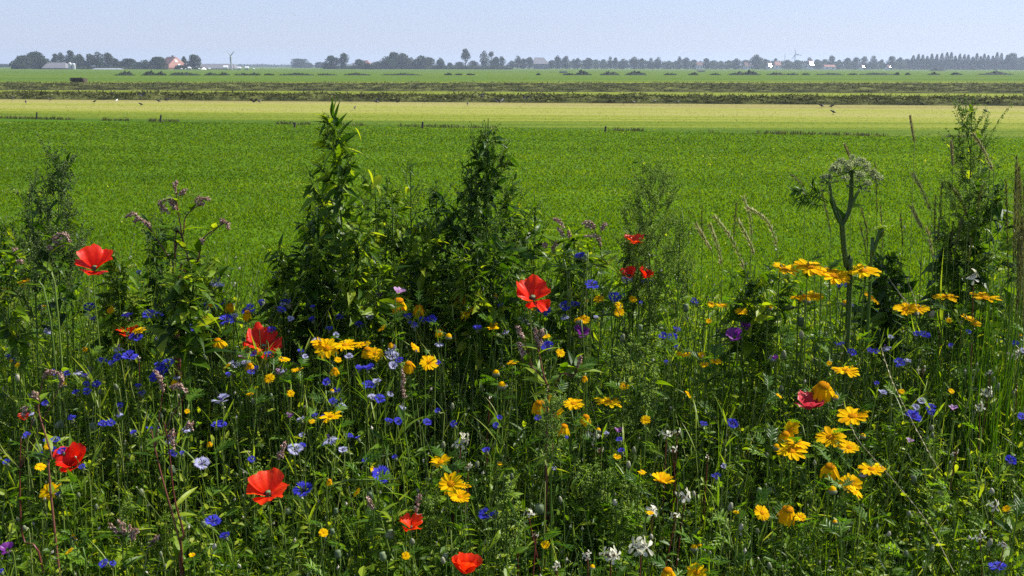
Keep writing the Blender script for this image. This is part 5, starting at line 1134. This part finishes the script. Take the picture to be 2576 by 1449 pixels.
ear(Z4((1025, 830), (1060, 910), (1100, 980)), 2.95, 2325, 'rye', 'short pale rye ear below the long arching one', 8)
ear(Z4((1235, 660), (1220, 860), (1200, 1080)), 2.95, 2355, 'panicle', 'thick brown grass plume right of the long arching ear', 13, 'brownstraw')
ear(Z4((1190, 760), (1180, 900), (1185, 1080)), 3.0, 2350, 'panicle', 'brown plume just left of the thick one', 11, 'brownstraw')
ear(Z4((1125, 980), (1150, 1060), (1170, 1200)), 2.9, 2345, 'panicle', 'pale plume low under the long arching ear', 12, 'straw')
ear(Z4((1395, 870), (1350, 1000), (1320, 1180)), 2.95, 2395, 'panicle', 'brown plume leaning right beside the dark leafy weed', 12, 'brownstraw')
ear(Z4((1280, 655), (1350, 750), (1420, 880)), 2.95, 2440, 'rye', 'rye ear bending left of the broad leafy weed', 7, 'brownstraw')
ear(Z4((1465, 325), (1530, 430), (1600, 580)), 2.9, 2510, 'rye', 'bright rye ear crossing the tall airy weed', 8)
ear(Z4((1530, 660), (1500, 760), (1480, 880)), 2.95, 2455, 'panicle', 'brown plume before the broad leafy weed', 9, 'brownstraw')
ear(Z4((1440, 1060), (1430, 1140), (1420, 1230)), 2.9, 2435, 'panicle', 'small low brown plume under the broad leafy weed', 7, 'brownstraw')
ear([(2398, 560), (2392, 620), (2388, 680)], 3.0, 2386, 'panicle', 'dark plume low among the right hand grasses', 8, 'brownstraw')
for k in range(22):
    x = 2576 - abs(rng.normal(0, 26)) + 14 if k else 2560
    yt = U(420, 640) if k else 395; le = U(-10, 16)
    ear([(x + le, yt), (x + le * .5, yt + 90), (x, yt + U(170, 280))], U(2.7, 2.95), x + U(-25, 10), 'panicle', None, U(9, 15), 'brownstraw', 'dense dark plume grasses at the right edge')['label'] = 'one of the dense dark plume grasses crowding the right edge'
n = 500; xx = U(2505, 2680, n); dd = U(2.6, 3.0, n); b = np.stack([(xx - 1288) / FPX * dd, dd, 0 * dd], 1)
mb = MB().leaves(b, np.stack([rng.normal(-.06, .10, n), rng.normal(0, .08, n), np.ones(n)], 1), nrm(rng.normal(size=(n, 3)) * (1, 1, .1)), U(.7, 1.15, n), U(.003, .007, n), U(0, .12, n), 7, [.6, 1, .95, .9, .8, .6, .4, .05], t=U(0, .8, n))
tag(mb.build('tall_grass', M['leaf_dark']), 'dense dark upright grass stalks massed at the right edge', 'grass', kind='stuff')
for (x, y, k) in [(290, 585, 7), (180, 575, 2), (1755, 640, 3)]:
    m = k * 3; b = P(x, 760, 2.9); B = np.tile([b[0], 2.9, .3], (m, 1)) + rng.normal(0, .01, (m, 3)); T = P(x, y, 2.9)
    D = T - B + rng.normal(0, .07, (m, 3)); o = MB().leaves(B, D, rng.normal(size=(m, 3)), np.linalg.norm(D, axis=1) * U(.8, 1.05, m), .006, U(0, .12, m), 7, [.6, 1, .9, .8, .6, .4, .2, .03], t=U(.5, .95, m)).build('grass_tuft', M['blade'])
    tag(o, {290: 'tuft of bright thin grass blades above the poppy at the field edge', 180: 'few thin grass blades right of the beaded weed', 1755: 'few bright grass blades left of the rye ears'}[x], 'grass tuft')

# long thin arching grass stems in the lower right
for k, (pts, lab) in enumerate([([(1930 + 780 * .2676, 1061 + 30 * .2676), (2165, 1115), (2232, 1190), (2330, 1310), (2400, 1440)], 'long silvery grass stem slanting down across the lower right marigolds'),
                            ([(2215, 870), (2245, 960), (2300, 1070), (2360, 1180)], 'silvery bent stem slanting past the faded cornflower at right'), ([(2236, 700), (2265, 740), (2290, 770)], 'short bead grass stem bending over the high marigolds'), ([(2275, 690), (2300, 750), (2312, 800)], 'second bead grass stem right of the high marigolds')]):
    q = pxpath(pts, [dep(min(1440, max(700, y))) - .1 for x, y in pts], 40); o = MB().tubes(q, .0008, 4, t=.75); ax = nrm(np.gradient(q, axis=0))
    i = np.arange(2, 38, 2); o.leaves(q[i], -ax[i] + rng.normal(0, .1, (len(i), 3)), (0, -1, 0), .012, .003, 0, 2, t=.95)
    tag(o.build('arching_stalk', M['straw']), lab, 'grass')

# ------------------------------------------------------------------ hogweed
d = 2.75
def H4(*p): return [P(*z4(x, y), d) for x, y in p]
base = np.array([P(2140, 900, d)[0], d, 0.]); root = empty('hogweed', base, 'thick ribbed hogweed with a pale domed umbel above the high marigolds', 'hogweed')
st = MB()
tr = smooth_path([base] + H4((580, 1449), (560, 1250), (540, 1080), (530, 950)), 26); st.tubes(tr, np.linspace(.0070, .0066, 26), 12, t=.2)
R1 = smooth_path(H4((530, 950), (575, 860), (590, 780), (596, 680), (592, 575)), 16); st.tubes(R1, np.linspace(.0062, .0046, 16), 10, t=.2)
L1 = smooth_path(H4((528, 955), (490, 890), (460, 790), (445, 690), (440, 660)), 14); st.tubes(L1, np.linspace(.0050, .0036, 14), 10, t=.45)
R2 = smooth_path(H4((585, 840), (612, 780), (640, 720), (655, 690)), 10); st.tubes(R2, np.linspace(.0046, .0034, 10), 8, t=.6)
R3 = smooth_path(H4((530, 952), (500, 880), (470, 800), (450, 750)), 10) + (.004, 0, 0); st.tubes(R3, .0018, 6, t=.9)
for path in (tr, R1):                                  # ribs along the stems
    for a in np.arange(6) * np.pi / 3:
        rr = .0068 if path is tr else .0054
        st.tubes(path + np.array([math.cos(a), math.sin(a), 0]) * rr, .0007, 4, t=.6)
st.build('stem', M['stem'], root, base, True)
hr = MB(); k = 1400
for path, rr, kk in ((tr, .0070, 900), (R1, .0055, 350), (L1, .0045, 250)):
    i = rng.integers(0, len(path) - 1, kk); a = U(0, 6.28, kk); X = np.stack([np.cos(a), np.sin(a), 0 * a], 1)
    hr.leaves(path[i] + (path[i + 1] - path[i]) * U(0, 1, (kk, 1)) + X * rr, X, (0, 0, 1), .004, .0004, 0, 1, [1, .3], t=.9)
hr.build('hairs', M['stem'], root, base)
def umbel(c, W, hgt, nr, A=(0, 0, 1), closed=.0, tb=.68):
    X, Y, A = frame(A); rays = MB(); fl_ = MB()
    for k in range(nr):
        r = math.sqrt((k + .5) / nr); a = k * 2.4; e = c + (X * math.cos(a) + Y * math.sin(a) * .9) * W / 2 * r + A * hgt * (1 - r ** 2.5 * (1.9 - closed)) + rng.normal(0, .003, 3)
        rays.tubes([c, c + (e - c) * .5 - A * .004, e], [.0011, .0009, .0008], 4, t=.5)
        s = W * (.052 + .018 * (k % 3)); m = 90; dd = nrm(rng.normal(size=(m, 3)) * (1, 1, .5) + (0, 0, .3)); pts = e + dd * s * U(.5, 1, (m, 1))
        rays.tubes(np.stack([np.tile(e, (m, 1)), pts], 1), .0003, 3, t=.6)
        fl_.blobs(pts, s * U(.10, .22, m), t=np.clip(rng.normal(tb, .25, m), 0, 1)); fl_.leaves(pts, dd + rng.normal(0, .4, (m, 3)), rng.normal(size=(m, 3)), s * .3, s * .16, .1, 2, t=U(.3, 1, m))
    u_ = rays.build('umbel', M['stem'], root, base, True); fl_.build('florets', M['umbel'], u_, base)
    return u_

umbel(R1[-1], 440 * .3568 * d / FPX, .026, 26)
umbel(P(*z4(425, 650), d - .03), 150 * .3568 * d / FPX, .02, 12, (-.4, -.2, .6), -.2, .35)
umbel(P(*z4(662, 680), d - .03), 170 * .3568 * d / FPX, .018, 14, (.3, -.4, .8), -.2, .35)
umbel(P(*z4(780, 660), d) , 60 * .3568 * d / FPX, .01, 7, (.5, -.3, .6), -.2, .6)
lf = MB()
bl_ = MB(); bl_.leaves([P(*z4(530, 955), d)], P(*z4(425, 790), d) - P(*z4(530, 955), d), (.5, -.8, .3), .075, .034, -.1, 8, [.5, .9, 1, .9, .75, .6, .45, .3, .1], .35, t=.35)
bl_.leaves([P(*z4(600, 830), d)], (1, -.2, .35), (0, -.5, .6), .035, .014, .3, 6, [.5, .9, 1, .8, .5, .3, .1], .3, t=.8)
for pts in [((430, 800), (350, 760), (270, 745), (200, 770)), ((430, 790), (370, 740), (320, 690), (330, 640)), ((410, 820), (340, 810), (280, 790), (230, 800)), ((300, 740), (250, 700), (220, 715), (185, 720))]:
    q = pxpath([z4(*p_) for p_ in pts], d, 14); bl_.tubes(q, .0012, 4, t=.5); i = np.arange(3, 14); n = len(i); ax = nrm(np.gradient(q, axis=0))
    for s in (-1, 1): bl_.leaves(q[i], ax[i] * .8 + np.array([0, .2, 1]) * s + rng.normal(0, .2, (n, 3)), rng.normal(0, .4, (n, 3)) + (0, -.6, .6), U(.010, .026, n), U(.003, .006, n), .2, 4, [.4, 1, .9, .5, .05], t=U(.3, 1, n))
bl_.build('leaves', M['leaf_dark'], root, base)
# young shoot of the hogweed
base = np.array([P(2190, 900, d)[0], d, 0.]); root = empty('hogweed', base, 'young hogweed shoot with a bent neck and unopened bright bracts', 'hogweed')
q = smooth_path([base] + H4((730, 1300), (740, 1170), (765, 1090), (795, 1020), (812, 975)), 24); MB().tubes(q, np.interp(np.linspace(0, 1, 24), [0, .7, .9, 1], [.004, .005, .009, .004]), 10, t=.35).build('stem', M['stem'], root, base, True)
m = 36; a = U(0, 6.28, m); mb = MB(); mb.leaves(np.tile(q[-1], (m, 1)) + rng.normal(0, .006, (m, 3)), np.stack([np.cos(a), np.sin(a), U(-.3, .8, m)], 1), rng.normal(0, .5, (m, 3)) + (0, 0, 1), U(.012, .035, m), U(.003, .006, m), .3, 3, t=U(.6, 1, m)); mb.build('bracts', M['leaf'], root, base)

# ------------------------------------------------------------------ undergrowth (one mass nobody could count)
def scatter(n, y0=1.45, y1=3.75, grow=1.0):
    y = y0 + (y1 - y0) * U(0, 1, n) ** grow; x = U(-1, 1, n) * (y * .55 + .25); return x, y
def stems_mass(n, K, lean, hr=(.55, 1.02), r0=.0018, y0=1.45, y1=3.75):
    x, y = scatter(n, y0, y1); h = canopy(x, y) * U(*hr, n) + rng.normal(0, .02, n); h = np.clip(h, .06, 1.6)
    ax_, ay_ = rng.normal(0, lean, n) + .02, rng.normal(0, lean, n)
    t = np.linspace(0, 1, K)[None, :]; c1, c2 = rng.normal(0, .03, (n, 1)), rng.normal(0, .03, (n, 1))
    Pt = np.stack([x[:, None] + ax_[:, None] * t ** 1.5 * h[:, None] + c1 * np.sin(np.pi * t), y[:, None] + ay_[:, None] * t ** 1.5 * h[:, None] + c2 * np.sin(np.pi * t), h[:, None] * t], -1)
    return Pt, h
def patch(x, y, k): return .5 + .28 * smooth_noise(x, y, k, 2.2)
def mass(name, label, mats): return name, label, mats
# leafy weeds
Pt, h = stems_mass(3400, 9, .10, (.6, 1.0)); mb = MB(); n = len(Pt); tp = np.clip(patch(Pt[:, 0, 0], Pt[:, 0, 1], 5), .1, .9)
mb.tubes(Pt, np.linspace(.0022, .0010, 9)[None], 4, t=np.clip(tp, 0, 1), m=1)
per = 30; idx = np.repeat(np.arange(n), per); u = U(.4, 1, n * per) ** .6 * 7.99; i = u.astype(int); f = (u - i)[:, None]
B = Pt[idx, i] * (1 - f) + Pt[idx, i + 1] * f; a = U(0, 6.28, n * per); D = np.stack([np.cos(a), np.sin(a), U(-.2, .9, n * per)], 1)
size = (.5 + 1.3 * U(0, 1, n) ** 2)[idx] * (1.15 - .65 * u / 8) * U(.6, 1.2, n * per); shp = (U(0, 1, n) > .6)[idx]
t = np.clip(tp[idx] + rng.normal(0, .24, n * per), 0, 1)
for s_, W_, pr in ((shp, .42, [.15, .8, 1, .6, .04]), (~shp, .24, [.3, .9, 1, .7, .05])):
    k = s_; mb.leaves(B[k], D[k], rng.normal(0, .45, (k.sum(), 3)) + (0, 0, 1), .054 * size[k], .054 * W_ * size[k] * 1.1, U(-.1, .7, k.sum()), 3, pr, .2, t=t[k])
tag(mb.build('undergrowth', [M['leaf'], M['stem']]), 'dense dark green leafy undergrowth of the flower strip', 'undergrowth', kind='stuff')
# feathery marigold and corn chamomile foliage
Pt, h = stems_mass(1900, 8, .08, (.55, .99)); n = len(Pt); mb = MB(); tp = np.clip(patch(Pt[:, 0, 0], Pt[:, 0, 1], 8), .1, .9); mb.tubes(Pt, np.linspace(.0020, .0010, 8)[None], 4, t=tp, m=1)
per = 13; idx = np.repeat(np.arange(n), per); u = U(.25, 1, n * per) * 6.99; i = u.astype(int); f = (u - i)[:, None]; B = Pt[idx, i] * (1 - f) + Pt[idx, i + 1] * f; a = U(0, 6.28, n * per)
lobed(mb, B, np.stack([np.cos(a), np.sin(a), U(.0, 1.2, n * per)], 1), rng.normal(0, .4, (n * per, 3)) + (0, 0, 1), U(.028, .06, n * per), t=np.clip(tp[idx] + rng.normal(0, .2, n * per), 0, 1), pairs=3)
tag(mb.build('undergrowth', [M['feather'], M['stem']]), 'feathery cut leaved foliage between the marigolds', 'undergrowth', kind='stuff')
# wiry stems with narrow leaves and tiny buds
Pt, h = stems_mass(3600, 9, .17, (.72, 1.08)); n = len(Pt); mb = MB(); tt = rng.beta(2, 1.6, n); mb.tubes(Pt, np.linspace(.0017, .0009, 9)[None] * U(.6, 1.3, n)[:, None], 3, t=np.clip(tt + .12, 0, 1), m=1)
per = 6; idx = np.repeat(np.arange(n), per); u = U(.2, .95, n * per) * 7.99; i = u.astype(int); a = U(0, 6.28, n * per)
mb.leaves(Pt[idx, i], np.stack([np.cos(a) * .5, np.sin(a) * .5, U(.4, 1.2, n * per)], 1), rng.normal(size=(n * per, 3)), U(.03, .08, n * per), U(.002, .0045, n * per), U(0, .5, n * per), 4, t=U(.1, .95, n * per))
k = U(0, 1, n) < .55; q = Pt[k, -1]; mb.blobs(q, U(.0018, .0042, k.sum()), t=U(.2, 1, k.sum()), m=2, stretch=1.7, axis=nrm(Pt[k, -1] - Pt[k, -2]))
k = ~k; nk = k.sum()
for r_ in range(9): mb.blobs(Pt[k, -1] - (Pt[k, -1] - Pt[k, -2]) * U(0, 1.1, (nk, 1)) + rng.normal(0, .0022, (nk, 3)), U(.001, .0026, nk), t=U(0, 1, nk), m=3)
tag(mb.build('wiry_stems', [M['blade'], M['stem'], M['bud'], M['seed']]), 'tangle of thin pale stems with tiny buds and seeds', 'stems', kind='stuff')
# grass blades through the strip
n = 14000; x, y = scatter(n, 1.45, 3.9); hh = canopy(x, y) * U(.35, .98, n); B = np.stack([x, y, 0 * x], 1)
mb = MB().leaves(B, np.stack([rng.normal(.03, .16, n), rng.normal(0, .16, n), np.ones(n)], 1), nrm(rng.normal(size=(n, 3)) * (1, 1, .1)), hh * 1.05, U(.0025, .007, n), U(0, .35, n), 7, [.6, 1, .95, .9, .75, .55, .3, .03], .25, t=np.clip(rng.beta(2, 2, n), 0, 1))
tag(mb.build('strip_grass', M['blade']), 'long green grass blades growing through the flower strip', 'grass', kind='stuff')
# low foliage near the soil and small bright scraps of leaf
x, y = scatter(60000, 1.4, 3.9); n = len(x); z = canopy(x, y) * U(.15, .97, n)
mb = MB().leaves(np.stack([x, y, z], 1), rng.normal(size=(n, 3)) + (0, 0, .3), rng.normal(0, .5, (n, 3)) + (0, 0, 1), U(.012, .035, n), U(.004, .012, n), U(0, .5, n), 3, t=np.clip(patch(x, y, 31) + rng.normal(0, .25, n), 0, 1))
tag(mb.build('leaf_litter', M['leaf']), 'small mixed leaves filling the flower strip', 'leaves', kind='stuff')
soil = groundmat('dark_soil', [(.3, (.010, .008, .005)), (.7, (.03, .022, .014))], nsc=8, bump=1, bdist=.03)
V = [(-6, -2, .006), (6, -2, .006), (6, 3.7, .006), (-6, 3.7, .006)]
tag(MB().add(V, [[0, 1, 2, 3]]).build('soil', soil), kind='structure')

# ------------------------------------------------------------------ labels from what stands where
def say(items, anchors, dirs=4, unit='one', maxrank=60):
    """items: (object, look, px, py); each gets its look plus its rank outward from the landmark that gives the lowest rank"""
    ordn = ['nearest', 'second', 'third', 'fourth', 'fifth', 'sixth', 'seventh', 'eighth', 'ninth', 'tenth']
    cls = {}
    for it in items: cls.setdefault(it[1], []).append(it)
    for look, L in cls.items():
        for it in L:
            best = None
            for (nm, ax, ay) in anchors:
                def sec(px, py):
                    dx, dy = px - ax, (py - ay)
                    if dirs == 2: return 'right of' if dx > 0 else 'left of'
                    return ('right of' if dx > 0 else 'left of') if abs(dx) > abs(dy) else ('below' if dy > 0 else 'above')
                s = sec(it[2], it[3]); dist = math.hypot(it[2] - ax, it[3] - ay)
                rk = sum(1 for o in L if o is not it and sec(o[2], o[3]) == s and math.hypot(o[2] - ax, o[3] - ay) < dist)
                sc_ = rk * 140 + dist
                if best is None or sc_ < best[0]: best = (sc_, rk, s, nm)
            _, rk, s, nm = best
            if len(L) == 1: txt = look + ', ' + s + ' ' + nm
            else: txt = look + ', ' + ordn[min(rk, 9)] + ' ' + s + ' ' + nm
            it[0]['label'] = txt
anch = [(nm, t[1], t[2]) for t, nm in poppies if nm]
anch += [('the hogweed stem', 2125, 640), ('the tallest weed', 880, 620), ('the dense dark weed', 1225, 600), ('the brownish seedy weed', 1645, 620), ('the yellow green seedy weed', 1612, 960), ('the red stemmed knotweed', 445, 620), ('the tall airy weed', 2460, 500),
         ('the row of pale seed spikes', 1480, 1240), ('the beaded weed at far left', 130, 560), ('the dark red jointed stems', 450, 1260), ('the lower right corner', 2560, 1440), ('the lower left corner', 10, 1440), ('the nodding bud in the middle', 1357, 1280), ('the dark plumes at the right edge', 2560, 800), ('the largest bright rye ear', 1845, 640)]
say([f for f in flowers], anch)
far_anch = [('the orange farmhouse roof', X1(0, 1760), 165), ('the farm wind turbine', 583, 155), ('the grey barn', X1(0, 590), 170), ('the orange roofed cottage', X1(1, 1120), 160), ('the lone tall slender tree', X1(1, 2092), 140), ('the wide dark barn', X1(2, 270), 150), ('the first white house', X1(2, 1857), 160),
            ('the brightest sun flash', X1(3, 428), 160), ('the far wind turbine', X1(3, 275), 140), ('the smallest sun flash', X1(3, 945), 166), ('the spruce row', X1(3, 1440), 155), ('the tip of the tallest weed', 838, 262), ('the left picture edge', 0, 170), ('the right picture edge', 2576, 170), ('the tall airy weed tip', 2446, 200)]
def tlook(px, py, w_, dist):
    hpx = (171 if dist < 700 else 168) - py
    a = 'broad round' if w_ > hpx * .95 else ('tall' if hpx > 34 else ('narrow' if w_ < hpx * .5 else 'rounded'))
    return a + ' dark horizon tree'
say([(o, tlook(px, py, w_, dd), px, py) for o, px, py, w_, dd in trees], far_anch, 2)
for k, (o, px, py, w_, dd) in enumerate(conifers):
    o['label'] = 'pointed spruce, ' + ['first', 'second', 'third', 'fourth', 'fifth', 'sixth', 'seventh', 'eighth', 'ninth', 'tenth', 'eleventh', 'eleventh', 'tenth', 'ninth', 'eighth', 'seventh', 'sixth', 'fifth', 'fourth', 'third', 'second', 'first'][k] + (' from the left end of the spruce row' if k < 11 else ' from the right end of the spruce row')
hz = [(o, ('long low' if w_ > 55 else 'small' if w_ < 28 else 'middling') + ' heap of cut grass', px, 188) for o, px, py, w_ in heaps if o.get('category') == 'heap']
say(hz, far_anch, 2)
near_anch = [('the far left post', 92, 295), ('the second post', 403, 303), ('the third post', 741, 318), ('the fourth post', 1062, 318), ('the fifth post', 1522, 328), ('the tallest weed tip', 838, 262), ('the dense dark weed tip', 1228, 300), ('the lone timothy head', 2296, 320), ('the tall airy weed tip', 2446, 262)]
say([(o, {'stand': 'dark bird standing', 'fly': 'dark bird with raised wings', 'gull': 'white gull'}[m_] + ' on the stubble', px, py) for o, px, py, m_ in birds], near_anch, 2)
say([(o, 'white wrapped bale', px, py) for o, px, py in bw], [('the farm wind turbine', 583, 170), ('the orange farmhouse roof', X1(0, 1760), 170)], 2)
for o, px, py in bw: o['category'] = 'bale'; o['group'] = 'white wrapped bales by the farm'
for o in bpy.data.objects:
    if o.parent is None and o.get('kind') is None and o.get('label') and len(o['label'].split()) > 16: print('LONG', o.name, o['label'])
